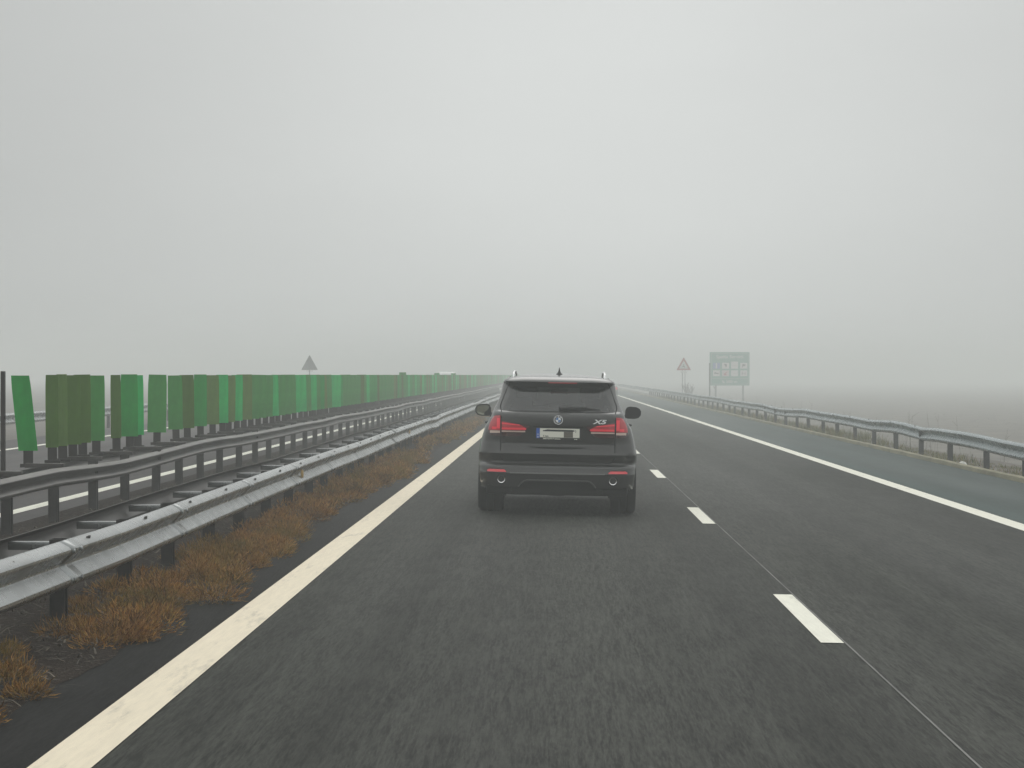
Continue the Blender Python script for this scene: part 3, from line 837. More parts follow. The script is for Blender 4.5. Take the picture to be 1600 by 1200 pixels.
# lower bumper insert with exhaust corners
bm = bmesh.new(); S.rear_patch(bm, lin(-.845, .845, 41), lambda x: .345, lambda x: .497 if abs(x) < .60 else .505, .010, .03, 6)
ins = obj('bumper_insert', bm, M['plastic'], car, 35)
bm = bmesh.new(); S.rear_patch(bm, lin(-.57, .57, 31), lambda x: .506, lambda x: .520, .016, .03, 3)
obj('bumper_ledge', bm, M['satin'] if False else mat('ledge_highlight', (0.07, 0.07, 0.066), 0.28, 0.5), car, 35)  # lighter than the body paint: the ledge's sky highlight as colour
# diffuser: arched dark lower part
bm = bmesh.new()
arch = tabf([(0, .428), (.36, .428), (.40, .420), (.44, .385), (.47, .345)])
S.rear_patch(bm, lin(-.47, .47, 31), lambda x: .262 - .018 * math.cos(x * 9) * (1 if abs(x) < .4 else 0), lambda x: max(arch(x) - .012, .27), .022, .10, 6)
obj('diffuser', bm, M['matte'], car, 35)
bm = bmesh.new(); S.rear_line(bm, [(-.465, .35), (-.44, .385), (-.40, .42), (-.36, .43), (0, .432), (.36, .43), (.40, .42), (.44, .385), (.465, .35)], .016, .0085)
obj('diffuser_lip', bm, mat('lip_highlight', (0.06, 0.06, 0.056), 0.35, 0.3), car, 40)  # edge catching light, its bright line put in as grey
for sd in (-1, 1):
    bm = bmesh.new(); box(bm, sd * .70 - .15, sd * .70 + .15, .12, .40, .25, .36, .03); obj('bumper_corner', bm, M['matte'], car, 40)
# exhausts
for sd in (-1, 1):
    yx = S.rear(.67, .437)
    ex = bpy.data.objects.new('exhaust', None); COL.objects.link(ex); ex.parent = car; ex.location = (sd * .67, yx - .045, .437)
    bm = bmesh.new(); lathe(bm, [(0, .046), (.20, .046), (.20, .037), (.004, .037)], 'y', 28, closed=True); obj('tailpipe', bm, M['chrome'], ex, 40)
    bm = bmesh.new(); lathe(bm, [(.06, .0365), (.065, .001)], 'y', 24); obj('pipe_interior', bm, M['gap'], ex)
    bm = bmesh.new(); lathe(bm, [(.032, .047), (.032, .062), (.05, .062), (.05, .047)], 'y', 28, closed=True); obj('pipe_surround', bm, M['matte'], ex, 40)
# low reflectors
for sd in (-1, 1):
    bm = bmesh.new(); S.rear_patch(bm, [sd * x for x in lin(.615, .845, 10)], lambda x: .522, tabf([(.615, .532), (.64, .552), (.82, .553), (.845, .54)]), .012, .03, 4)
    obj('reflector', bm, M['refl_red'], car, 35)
    bm = bmesh.new(); S.rear_patch(bm, [sd * x for x in lin(.60, .862, 10)], lambda x: .512, tabf([(.60, .53), (.63, .564), (.84, .565), (.862, .545)]), .006, .03, 4)
    obj('reflector_surround', bm, M['plastic'], car, 35)
# tailgate seams and creases
bm = bmesh.new()
for sd in (-1, 1):
    S.rear_line(bm, [(sd * .690, 1.245), (sd * .690, 1.06), (sd * .689, .92), (sd * .690, .78), (sd * .685, .70), (sd * .66, .66), (sd * .62, .640)], -.001, .0065)
    S.rear_line(bm, [(sd * .690, 1.245), (sd * .708, 1.30), (sd * .700, 1.34), (sd * .645, 1.50), (sd * .60, 1.60)], -.001, .0055)
S.rear_line(bm, [(-.62, .640), (.62, .640)], -.002, .006)
S.rear_line(bm, [(-.685, .870), (.685, .870)], -.001, .0048)  # no joint here: the crease's shade drawn as a dark line
obj('seam_and_crease_shade', bm, M['gap'], car)
# shadow of the handle recess, laid on as a flat black strip
bm = bmesh.new(); S.rear_patch(bm, lin(-.34, .34, 23), tabf([(0, .806), (.26, .812), (.34, .824)]), lambda x: .830, .0015, .004, 3)
obj('handle_shadow', bm, M['gap'], car)
# rear window, third brake light, wiper
bm = bmesh.new()
def RW(i, j):
    z = lin(1.258, 1.596, 12)[j]; k = .862 - .045 * (z - 1.258) / .24 if z < 1.50 else .817 - .06 * ((z - 1.50) / .096) ** 2
    x = (i / 16 - 1) * k * S.w(z)
    zz = min(z, 1.59)
    return (x, S.rear(x, zz) - .006, z)
grid(bm, RW, 33, 12); obj('rear_window', bm, M['glass_rear'], car, 60)
# black band at the glass edge
bm = bmesh.new()
def band(pts_in, pts_out):
    a = [bm.verts.new((x, S.rear(x, min(z, 1.59)) - .002, z)) for x, z in pts_in]; b = [bm.verts.new((x, S.rear(x, min(z, 1.59)) - .002, z)) for x, z in pts_out]
    for i in range(len(a) - 1): bm.faces.new((a[i], a[i + 1], b[i + 1], b[i]))
zz = lin(1.262, 1.545, 10)
for sd in (-1, 1):
    kk = lambda z: (.862 - .045 * (min(z, 1.5) - 1.258) / .24) * S.w(z)
    band([(sd * (kk(z) - .045), z) for z in zz], [(sd * (kk(z) + .004), z) for z in zz])
xs_ = lin(-.545, .545, 25)
band([(x, 1.545) for x in xs_], [(x, 1.596) for x in xs_])
band([(x, 1.261) for x in lin(-.68, .68, 25)], [(x, 1.272) for x in lin(-.68, .68, 25)])
obj('window_border', bm, M['ink'], car, 60)
bm = bmesh.new()
tube(bm, [(x, S.rear(x, 1.604) + 0.004 - .006, 1.602) for x in lin(-.13, .22, 9)], .009, 6); obj('brake_light', bm, mat('red_brake_strip', (0.22, 0.01, 0.015), 0.2, emit=(1, 0.03, 0.04), estr=0.05), car, 40)
bm = bmesh.new()
tube(bm, [(.015, S.rear(.015, 1.262) - .022, 1.285), (.05, S.rear(.05, 1.28) - .03, 1.292), (.30, S.rear(.3, 1.30) - .025, 1.305), (.51, S.rear(.5, 1.285) - .016, 1.282)], [.030, .026, .014, .007], 8)
tube(bm, [(.06, S.rear(.06, 1.28) - .016, 1.283), (.51, S.rear(.51, 1.275) - .012, 1.274)], .009, 6)
obj('wiper', bm, M['plastic'], car, 50)
# roof spoiler cheeks (dark line under the lip)
# tail lights
tl_top = tabf([(.69, 1.138), (.55, 1.117), (.345, 1.080)] [::-1])
tl_bot = tabf([(.34, 1.066), (.36, 1.048), (.44, .965), (.48, .953), (.69, .950)])
for sd in (-1, 1):
    tl = bpy.data.objects.new('tail_light', None); COL.objects.link(tl); tl.parent = car
    sg = lambda xs: [sd * x for x in xs]
    bm = bmesh.new()
    S.rear_patch(bm, sg(lin(.342, .683, 16)), tl_bot, tl_top, .010, .03, 6)
    ot = tabf([(.698, 1.207), (.76, 1.203), (.79, 1.190), (.815, 1.15), (.84, 1.08), (.855, 1.02)])
    ob = tabf([(.698, .950), (.80, .953), (.83, .97), (.855, 1.0)])
    S.rear_patch(bm, sg(lin(.698, .855, 14)), ob, ot, .010, .03, 6)
    obj('lens_base', bm, M['red_dark'], tl, 35)
    bm = bmesh.new()
    S.rear_patch(bm, sg(lin(.40, .681, 14)), lambda x: 1.022, lambda x: tl_top(x) - .012 - .02 * max(0, (.45 - abs(x)) / .05), .016, .02, 5)
    S.rear_patch(bm, sg(lin(.700, .842, 14)), lambda x: 1.018, lambda x: ot(x) - .010, .016, .02, 6)
    obj('red_lens', bm, M['red'], tl, 35)
    bm = bmesh.new()                                       # lit light guides
    S.rear_patch(bm, sg(lin(.385, .679, 14)), lambda x: 1.030, lambda x: 1.054, .020, .02, 3)
    S.rear_patch(bm, sg(lin(.46, .679, 12)), tabf([(.46, 1.080), (.68, 1.095)]), tabf([(.46, 1.092), (.68, 1.112)]), .020, .02, 3)
    S.rear_patch(bm, sg(lin(.702, .742, 5)), lambda x: 1.04, lambda x: 1.165, .020, .02, 5)
    S.rear_patch(bm, sg(lin(.744, .80, 6)), lambda x: 1.028, lambda x: 1.06, .020, .02, 4)
    obj('light_guide', bm, M['red_lit'], tl, 35)
    bm = bmesh.new()
    S.rear_patch(bm, sg(lin(.395, .681, 12)), lambda x: 1.000, lambda x: 1.017, .018, .02, 3)
    S.rear_patch(bm, sg(lin(.700, .825, 10)), lambda x: .985, lambda x: 1.014, .018, .02, 3)
    obj('clear_strip', bm, M['lens_clear'], tl, 35)
# emblem
yb = S.rear(0, 1.157) - .004
em = bpy.data.objects.new('emblem', None); COL.objects.link(em); em.parent = car; em.location = (0, yb, 1.157); em.rotation_euler = (R(-8), 0, 0)
def disc(name, r0, r1, y0, y1, m, a0=0, a1=360, n=40):
    bm = bmesh.new(); k = max(6, int(n * (a1 - a0) / 360))
    pts = [(r1 * math.cos(R(a0 + (a1 - a0) * i / k)), r1 * math.sin(R(a0 + (a1 - a0) * i / k))) for i in range(k + 1)]
    if r0 > 0: pts += [(r0 * math.cos(R(a0 + (a1 - a0) * i / k)), r0 * math.sin(R(a0 + (a1 - a0) * i / k))) for i in range(k, -1, -1)]
    else: pts.append((0, 0))
    a = [bm.verts.new((x, y0, z)) for x, z in pts]; b = [bm.verts.new((x, y1, z)) for x, z in pts]; n_ = len(pts)
    for i in range(n_): bm.faces.new((a[i], a[(i + 1) % n_], b[(i + 1) % n_], b[i]))
    if r0 > 0:
        for i in range(k):
            bm.faces.new((a[i], a[i + 1], a[n_ - 2 - i], a[n_ - 1 - i])); bm.faces.new((b[i], b[i + 1], b[n_ - 2 - i], b[n_ - 1 - i]))
    else: bm.faces.new(a); bm.faces.new(b)
    return obj(name, bm, m, em, 40)
disc('chrome_ring', .048, .055, -.006, .01, M['chrome'], 0, 359.9)
disc('letter_ring', .033, .048, -.003, .01, M['ink'], 0, 359.9)
disc('inner_ring', .0305, .033, -.005, .01, M['chrome'], 0, 359.9)
for k, mm in enumerate(('emb_white', 'emb_blue', 'emb_white', 'emb_blue')):
    disc('quadrant', 0, .0305, -.004, .01, M[mm], 90 * k, 90 * k + 90)
for ch, ang in (('B', 135), ('M', 90), ('W', 45)):
    t_ = text_obj('emblem_letter', ch, .017, M['emb_white'], em, (.0405 * math.cos(R(ang)), -.004, .0405 * math.sin(R(ang))), depth=.001, bold=.0006)
    t_.rotation_euler = (0, R(90 - ang), 0)
# model badge letters
tb = text_obj('badge', 'X5', .070, M['satin'], car, (.497, S.rear(.5, 1.14) - .006, 1.140), sx=1.75, depth=.004, shear=.25, bold=.0022)
tb.rotation_euler = (R(-6), 0, 0)
# number plate
yp = S.rear(0, .99) - .014
pl = bpy.data.objects.new('number_plate', None); COL.objects.link(pl); pl.parent = car; pl.location = (0.0, yp, .995)
bm = bmesh.new(); box(bm, -.268, .268, 0, .012, -.078, .066, .003); obj('plate_frame', bm, M['ink'], pl, 40)
bm = bmesh.new(); box(bm, -.219, .260, -.003, .001, -.050, .060, .001); obj('plate_face', bm, M['plate'], pl)
bm = bmesh.new(); box(bm, -.262, -.220, -.003, .001, -.060, .060, .001); obj('country_band', bm, M['plate_blue'], pl)
text_obj('country_letter', 'B', .028, M['plate'], pl, (-.241, -.0035, -.045), depth=.0008, bold=.0005)
text_obj('country_stars', 'oo', .020, M['plate'], pl, (-.241, -.0035, -.012), depth=.0008, bold=.0005)
bm = bmesh.new(); prism(bm, [(-.183, .024), (.178, .022), (.205, .034), (.178, .043), (-.13, .046), (-.155, .040), (-.183, .036)], -.0046, -.0030); obj('plate_mark', bm, M['ink'], pl)
bm = bmesh.new(); box(bm, .070, .180, -.0046, -.0030, -.048, .021); obj('plate_mark', bm, M['greybox'], pl)
text_obj('plate_text', 'T. law.', .026, M['ink'], pl, (-.145, -.0040, -.034), depth=.0008, bold=.0008)
text_obj('plate_text', ')', .034, M['ink'], pl, (.213, -.0040, .030), depth=.0008, bold=.0008)
text_obj('frame_text', '0000 AUTO B mmmm', .0205, M['plate'], pl, (-.075, -.001, -.0655), sx=1.1, depth=.001, bold=.0008)
text_obj('frame_text', 'o oo', .018, M['plate'], pl, (.215, -.001, -.0655), depth=.001, bold=.0008)
bm = bmesh.new(); S.rear_patch(bm, lin(-.30, .30, 13), lambda x: 1.064, lambda x: 1.080, .020, .03, 3); obj('plate_light_bar', bm, M['gap'], car, 35)
# roof rails, antenna
for sd in (-1, 1):
    bm = bmesh.new()
    pts = [(sd * .560, .68, 1.660), (sd * .562, .72, 1.700), (sd * .562, .92, 1.722), (sd * .565, 1.4, 1.738), (sd * .565, 2.05, 1.735), (sd * .56, 2.22, 1.70), (sd * .555, 2.28, 1.655)]
    tube(bm, pts, [.010, .011, .012, .012, .012, .012, .010], 8)
    obj('roof_rail', bm, M['satin'], car, 40)
bm = bmesh.new()
def AF(i, j):
    a = 2 * math.pi * i / 16; h = [0, .010, .022, .05, .08, .092][j]
    wd = [.050, .040, .024, .011, .006, .003][j]; ln = [.10, .095, .085, .06, .035, .02][j]
    return (wd * math.cos(a), 1.05 + ln * math.sin(a) - h * .45 + .02, 1.700 + h)
grid(bm, AF, 16, 6, True); obj('antenna', bm, M['plastic'], car, 50)
# side mirrors
for sd in (-1, 1):
    mr = bpy.data.objects.new('side_mirror', None); COL.objects.link(mr); mr.parent = car; mr.location = (sd * 1.0 - .008, 3.02, 1.213)
    bm = bmesh.new()
    prof = [(-.105, -.048), (-.098, -.062), (-.07, -.078), (.02, -.080), (.075, -.068), (.105, -.03), (.108, .02), (.088, .055), (.045, .076), (-.04, .083), (-.082, .070), (-.10, .03)]
    prof = [(sd * a, b) for a, b in prof]
    rows = [(0, 1.0), (.03, 1.02), (.08, .95), (.12, .78), (.145, .45)]
    vs = [[bm.verts.new((a * k, y_, b * k)) for a, b in prof] for y_, k in rows]
    for i in range(len(rows) - 1):
        for k in range(len(prof)): bm.faces.new((vs[i][k], vs[i][(k + 1) % 12], vs[i + 1][(k + 1) % 12], vs[i + 1][k]))
    bm.faces.new(vs[0][::-1]); bm.faces.new(vs[-1])
    tube(bm, [(-sd * .09, .07, -.06), (-sd * .20, .10, -.075)], [.03, .035], 8)
    obj('mirror_housing', bm, M['plastic'], mr, 40)
    bm = bmesh.new()
    a = [bm.verts.new((x * .86, -.003 - .004 * (1 - (x / .11) ** 2), z * .84)) for x, z in prof]
    bm.faces.new(a)
    mg = obj('mirror_glass', bm, M['mirror'] if sd < 0 else M['plastic'], mr)
    mg.rotation_euler = (R(4), 0, R(-sd * 5))
# door handles
for sd in (-1, 1):
    for yy, zz_ in ((1.55, 1.075), (2.55, 1.06)):
        bm = bmesh.new(); xx = S.w(zz_)
        tube(bm, [(sd * (xx - .01), yy, zz_), (sd * (xx + .040), yy + .03, zz_ + .004), (sd * (xx + .042), yy + .17, zz_ + .004), (sd * (xx - .01), yy + .21, zz_)], .015, 6)
        obj('door_handle', bm, M['plastic'], car, 40)
# wheels
for sd in (-1, 1):
    wheel(car, sd * .815, .92, .368, .372, .305, sd)
    wheel(car, sd * .83, 3.85, .368, .372, .265, sd)
# windscreen and side windows
bm = bmesh.new()
def WS(i, j):
    z = lin(1.262, 1.570, 8)[j]; x = (i / 12 - 1) * .88 * S.w(z); return (x, S.front(x, z) + .005, z)
grid(bm, WS, 25, 8); obj('windscreen', bm, M['glass'], car, 60)
for sd in (-1, 1):
    bm = bmesh.new()
    def SW(i, j):
        z = lin(1.255, 1.568, 6)[j]; ya = .90 + (z - 1.26) * .5; yb_ = 3.12 - (z - 1.26) * 1.9
        return (sd * (S.w(z) + .004), ya + (yb_ - ya) * i / 10, z)
    grid(bm, SW, 11, 6); obj('side_window', bm, M['glass_rear'], car, 60)
for sd in (-1, 1):                        # dark seal along the side windows' rear edge
    bm = bmesh.new(); tube(bm, [(sd * (S.w(z) + .003), 1.35 + (z - 1.24) * .3, z) for z in lin(1.235, 1.66, 12)], .011, 6)
    obj('window_seal', bm, M['gap'], car, 60)
# cabin
def seat(x, y, wd, name='seat'):
    t = bpy.data.objects.new(name, None); COL.objects.link(t); t.parent = car; t.location = (x, y, .62)
    bm = bmesh.new(); box(bm, -wd / 2, wd / 2, -.1, .45, 0, .16, .05); obj('seat_base', bm, M['seat'], t, 50)
    bm = bmesh.new(); vs = box(bm, -wd / 2, wd / 2, -.16, 0, .10, .70, .055)
    for v in bm.verts: v.co.y -= (v.co.z - .1) * .28; v.co.x *= 1 - .18 * max(0, v.co.z - .4)
    obj('backrest', bm, M['seat'], t, 50); return t
for x in (-.40, .40):
    t = seat(x, 2.15, .52)
    bm = bmesh.new(); box(bm, -.13, .13, -.36, -.26, .73, .93, .04); tube(bm, [(-.06, -.30, .62), (-.06, -.31, .76)], .008, 6); tube(bm, [(.06, -.30, .62), (.06, -.31, .76)], .008, 6)
    obj('headrest', bm, M['seat'], t, 50)
t = seat(0, 1.20, 1.30, 'rear_bench')
for x in (-.45, 0, .45):
    bm = bmesh.new(); box(bm, x - .13, x + .13, -.33, -.24, .66, .80 if x else .74, .04); obj('headrest', bm, M['seat'], t, 50)
bm = bmesh.new(); box(bm, -.72, .72, 2.75, 3.35, .85, 1.19, .06); obj('dashboard', bm, M['seat'], car, 50)
bm = bmesh.new(); box(bm, -.11, .11, 2.60, 2.63, 1.44, 1.51, .012); tube(bm, [(0, 2.62, 1.50), (0, 2.72, 1.56)], .012, 6); obj('interior_mirror', bm, M['plastic'], car, 50)
bm = bmesh.new(); box(bm, -.70, .70, .50, 3.3, .55, .62); box(bm, -.62, .62, .40, .92, .95, 1.00, .02); obj('cabin_floor', bm, M['seat'], car)

# ------------------------------------------------------------------ faint car far ahead
sed = Shell([.28, .40, .50, .62, .72, .82, .90, .95, .97, 1.10, 1.25, 1.38, 1.43, 1.46],
    W_=[(.28, .82), (.5, .88), (.75, .90), (.92, .86), (.97, .82), (1.25, .68), (1.38, .60), (1.43, .50), (1.46, .30)],
    YR=[(.28, .08), (.40, .02), (.5, 0), (.62, .02), (.72, .06), (.90, .08), (.95, .12), (.97, .55), (1.38, 1.25), (1.43, 1.4), (1.46, 1.7)],
    RR=[(.28, .3), (.9, .28), (1.0, .2), (1.46, .12)],
    YF=[(.28, 4.35), (.5, 4.45), (.8, 4.3), (.95, 3.6), (.97, 3.35), (1.38, 2.4), (1.46, 2.0)], RF=[(.28, .4), (.95, .35), (1.46, .12)], crown=.04)
def simple_windows(s, parent, z0, z1, rear=True):
    bm = bmesh.new()
    grid(bm, lambda i, j: ((i / 6 - 1) * .84 * s.w(lin(z0, z1, 5)[j]), s.rear((i / 6 - 1) * .84 * s.w(lin(z0, z1, 5)[j]), lin(z0, z1, 5)[j]) - .008, lin(z0, z1, 5)[j]), 13, 5)
    obj('rear_window', bm, M['ink'], parent, 60)
    bm = bmesh.new()
    grid(bm, lambda i, j: ((i / 6 - 1) * .84 * s.w(lin(z0, z1, 5)[j]), s.front((i / 6 - 1) * .84 * s.w(lin(z0, z1, 5)[j]), lin(z0, z1, 5)[j]) + .008, lin(z0, z1, 5)[j]), 13, 5)
    obj('windscreen', bm, M['ink'], parent, 60)
    for sd in (-1, 1):
        bm = bmesh.new()
        def Q(i, j):
            z = lin(z0, z1, 5)[j]; ya = s.rear(s.w(z), z) + .06; yb2 = s.front(s.w(z), z) - .06
            return (sd * (s.w(z) + .006), ya + (yb2 - ya) * i / 8, z)
        grid(bm, Q, 9, 5); obj('side_window', bm, M['ink'], parent, 60)
c2 = thing('passenger_car', 'faint car lost in the fog ahead in the right lane, one red tail light showing', 'car', (3.63, 160, gz(3.63)))
obj('body', sed.build(None, [(.85, .31), (3.5, .31)], .34), M['grey_paint'], c2, 32)
simple_windows(sed, c2, 1.0, 1.34)
for sd in (-1, 1):
    bm = bmesh.new(); sed.rear_patch(bm, [sd * x for x in lin(.60, .865, 10)], lambda x: .72, lambda x: .90 - .10 * max(0, (abs(x) - .82) / .045), .012, .03, 4); obj('tail_light', bm, M['red_lit'], c2, 40)
    wheel(c2, sd * .78, .85, .31, .315, .2, sd); wheel(c2, sd * .78, 3.5, .31, .315, .2, sd)
bm = bmesh.new(); box(bm, -.26, .26, -.03, .02, .50, .61, .004); obj('number_plate', bm, M['plate'], c2)
bm = bmesh.new(); box(bm, -.7, .7, .2, 4.2, .2, .32, .02); obj('underbody', bm, M['matte'], c2)
# white van coming the other way, only its roof above the panels
van = Shell([.32, .45, .6, .8, 1.0, 1.15, 1.3, 1.55, 1.8, 1.9, 1.96, 2.0],
    W_=[(.32, .86), (.6, .93), (1.1, .94), (1.3, .90), (1.8, .82), (1.9, .79), (1.96, .72), (2.0, .55)],
    YR=[(.32, .05), (.6, 0), (1.15, .02), (1.8, .12), (1.96, .2), (2.0, .4)], RR=[(.32, .2), (2.0, .12)],
    YF=[(.32, 4.7), (.6, 4.8), (1.0, 4.65), (1.15, 4.2), (1.3, 3.9), (1.8, 3.3), (1.96, 3.1), (2.0, 2.8)], RF=[(.32, .4), (2.0, .15)], crown=.03)
v = thing('van', 'white van on the far carriageway, only its pale roof showing over the fogged panels', 'van', (-9.95, 204, gz(-10)))
v.rotation_euler = (0, 0, R(180))
obj('body', van.build(None, [(.9, .34), (3.9, .34)], .37), M['white_paint'], v, 32)
simple_windows(van, v, 1.28, 1.75)
for sd in (-1, 1):
    bm = bmesh.new(); grid(bm, lambda i, j: (sd * lin(.55, .80, 6)[i], van.front(lin(.55, .80, 6)[i], lin(.85, 1.0, 3)[j]) + .01, lin(.85, 1.0, 3)[j]), 6, 3); obj('headlight', bm, M['lamp_white'], v)
    wheel(v, sd * .82, .9, .34, .345, .22, sd); wheel(v, sd * .82, 3.9, .34, .345, .22, sd)
bm = bmesh.new(); box(bm, -.7, .7, .2, 4.4, .24, .36, .02); obj('underbody', bm, M['matte'], v)

# ------------------------------------------------------------------ signs
def tri(w, h, cx=0, cz=0): return [(cx - w / 2, cz), (cx + w / 2, cz), (cx, cz + h)]
def rtri(w, h, r=.05, n=5):
    """rounded triangle, base at z=0"""
    P = [Vector((-w / 2, 0)), Vector((w / 2, 0)), Vector((0, h))]; out = []
    for i in range(3):
        a, b, c = P[i - 1], P[i], P[(i + 1) % 3]
        u, w_ = (a - b).normalized(), (c - b).normalized()
        p0, p1 = b + u * r, b + w_ * r
        for k in range(n + 1):
            t = k / n; q = (1 - t) ** 2 * p0 + 2 * t * (1 - t) * b + t * t * p1; out.append((q.x, q.y))
    return out
# left warning sign seen from behind
D = 172.0
x_ = -385 * D / 3450
t = thing('warning_sign', 'dark back of a triangular warning sign above the green panels', 'road sign', (x_, D, gz(x_)))
zb_ = 1.70 + 8 * D / 3450 - gz(x_)
bm = bmesh.new(); prism(bm, [(a, b + zb_) for a, b in rtri(1.30, 1.18, .07)], 0, .012); obj('sign_plate', bm, M['sign_back'], t)
bm = bmesh.new(); box(bm, -.26, .26, -.012, 0, zb_ - .13, zb_ - .02, .003); obj('label_plate', bm, M['sign_white'], t)
bm = bmesh.new(); tube(bm, [(0, -.045, -.1), (0, -.045, zb_ + .80)], .035, 10); obj('post', bm, M['sign_post'], t, 40)
bm = bmesh.new(); box(bm, -.22, .22, -.03, -.001, zb_ + .18, zb_ + .22, .003); obj('clamp', bm, M['sign_post'], t)
# right warning sign
D = 205.0
x_ = 200 * D / 3450
zb_ = 1.70 + 7.6 * D / 3450 - gz(x_)
t = thing('warning_sign', 'faint red bordered triangular warning sign with dark squiggle, left of the green board', 'road sign', (x_, D, gz(x_)))
bm = bmesh.new(); prism(bm, [(a, b + zb_) for a, b in rtri(1.36, 1.21, .07)], 0, .02); obj('border', bm, M['sign_red'], t)
bm = bmesh.new(); prism(bm, [(a, b + zb_ + .14) for a, b in rtri(.86, .76, .06)], -.006, -.001); obj('sign_face', bm, M['sign_white'], t)
bm = bmesh.new()
tube(bm, [(.07, -.012, zb_ + .20), (.10, -.012, zb_ + .29), (-.02, -.012, zb_ + .37), (.04, -.012, zb_ + .46), (-.03, -.012, zb_ + .54)], [.03, .04, .045, .04, .03], 6)
prism(bm, [(-.13, zb_ + .28), (-.03, zb_ + .33), (-.06, zb_ + .40), (-.13, zb_ + .36)], -.02, -.008)
obj('pictogram', bm, M['ink'], t)
bm = bmesh.new(); box(bm, -.32, .32, .0, .015, zb_ - .24, zb_ - .10, .004); obj('label_plate', bm, M['sign_white'], t)
for sx_ in (-.12, .12):
    bm = bmesh.new(); tube(bm, [(sx_, .05, -.1), (sx_, .05, zb_ + .5)], .03, 10); obj('post', bm, M['sign_post'], t, 40)
# service area board
D = 240.0
k_ = D / 3450
x_ = 271.5 * k_
g_ = gz(x_)
t = thing('service_sign', 'large green motorway services board with eight white pictogram squares behind the right rail', 'road sign', (x_, D, g_))
def SX(px): return (px - 1139.5) * k_
def SZ(py): return 1.70 - (py - 586) * k_ - g_
bm = bmesh.new(); box(bm, SX(1108.5), SX(1170.5), 0, .03, SZ(602.3), SZ(550.3), .008); obj('board', bm, M['sign_green'], t)
bm = bmesh.new()
fr = .05
X0, X1, Z0, Z1 = SX(1110.5), SX(1168.8), SZ(600.6), SZ(552)
for (a, b, c, d) in ((X0, X1, Z1 - fr, Z1), (X0, X1, Z0, Z0 + fr), (X0, X0 + fr, Z0 + fr, Z1 - fr), (X1 - fr, X1, Z0 + fr, Z1 - fr)): box(bm, a, b, -.006, -.001, c, d)
box(bm, X0 + fr, X1 - fr, -.006, -.001, SZ(592), SZ(591.2))
obj('board_outline', bm, mat('sign_outline', (0.35, 0.45, 0.40), 0.5), t)
text_obj('sign_text', 'Spatiu Servicii', 7.2 * k_, M['sign_white'], t, (SX(1139.8), -.006, SZ(557.6)), sx=1.06, depth=.003, bold=.008)
text_obj('sign_text', 'la 500 m', 6.2 * k_, M['sign_white'], t, (SX(1139.5), -.006, SZ(596.3)), sx=1.1, depth=.003, bold=.006)
cols_ = [1119.0, 1133.2, 1147.2, 1161.5]; rows_ = [571.5, 583.2]
glyph = {}
for r_ in range(2):
    for c_ in range(4):
        blue = (r_, c_) == (0, 0); pink = (r_, c_) == (1, 1); tall = (r_, c_) == (0, 2)
        pc = bpy.data.objects.new('pictogram', None); COL.objects.link(pc); pc.parent = t; pc.location = (SX(cols_[c_]), -.002, SZ(rows_[r_]))
        hw = 5.5 * k_
        bm = bmesh.new(); box(bm, -hw, hw, -.006, 0, -4.6 * k_, (6.6 if tall else 4.6) * k_, .002)
        obj('pictogram_square', bm, M['sign_blue'] if blue else (M['sign_pink'] if pink else M['sign_white']), pc)
        bm = bmesh.new(); u = k_
        gm = M['ink']
        if blue: box(bm, -1.0 * u, .9 * u, -.012, -.007, -4.0 * u, 4.0 * u); gm = M['sign_white']
        elif (r_, c_) == (0, 1): prism(bm, [(-2.2 * u, 2.6 * u), (1.6 * u, 2.6 * u), (2.2 * u, 1.0 * u), (1.2 * u, -2.6 * u), (.2 * u, -2.6 * u), (-.8 * u, .2 * u), (-2.2 * u, .8 * u)], -.012, -.007)
        elif (r_, c_) == (0, 3): prism(bm, [(-2.2 * u, -2.6 * u), (-1.2 * u, -2.6 * u), (-1 * u, -.8 * u), (1.6 * u, -.6 * u), (2.8 * u, .6 * u), (2.4 * u, 2.4 * u), (-2.2 * u, 2.6 * u)], -.012, -.007)
        elif (r_, c_) == (1, 0): prism(bm, [(-3.4 * u, -1 * u), (-3.4 * u, 1.4 * u), (-1 * u, 1.6 * u), (.4 * u, .4 * u), (3.4 * u, .6 * u), (3.4 * u, -.8 * u), (2 * u, -1.8 * u), (1 * u, -.9 * u)], -.012, -.007)
        elif (r_, c_) == (1, 1): prism(bm, [(-3 * u, -1 * u), (-1 * u, .4 * u), (2.4 * u, 3 * u), (3 * u, 2.2 * u), (.4 * u, -.6 * u), (2.6 * u, -3 * u), (-2.6 * u, -3 * u)], -.012, -.007); gm = M['sign_red']
        elif (r_, c_) == (1, 3):
            for a, b in ((-2.6, -1.8), (1.8, 2.6)): box(bm, a * u, b * u, -.012, -.007, -2.4 * u, 2.4 * u)
            box(bm, -1.8 * u, 1.8 * u, -.012, -.007, -1.2 * u, -.5 * u)
        else:
            box(bm, -3.8 * u, 3.8 * u, -.010, -.007, -.2 * u, .1 * u); gm = M['greybox']
        obj('symbol', bm, gm, pc)
for px in (1118, 1160.5):
    bm = bmesh.new(); box(bm, SX(px) - .09, SX(px) + .09, .035, .20, -.3, SZ(552), .01); obj('post', bm, M['sign_post'], t, 40)
bm = bmesh.new(); tube(bm, [(SX(1114.5), .12, SZ(603.5)), (SX(1118), .12, SZ(609))], .05, 8); obj('brace', bm, M['sign_post'], t, 40)
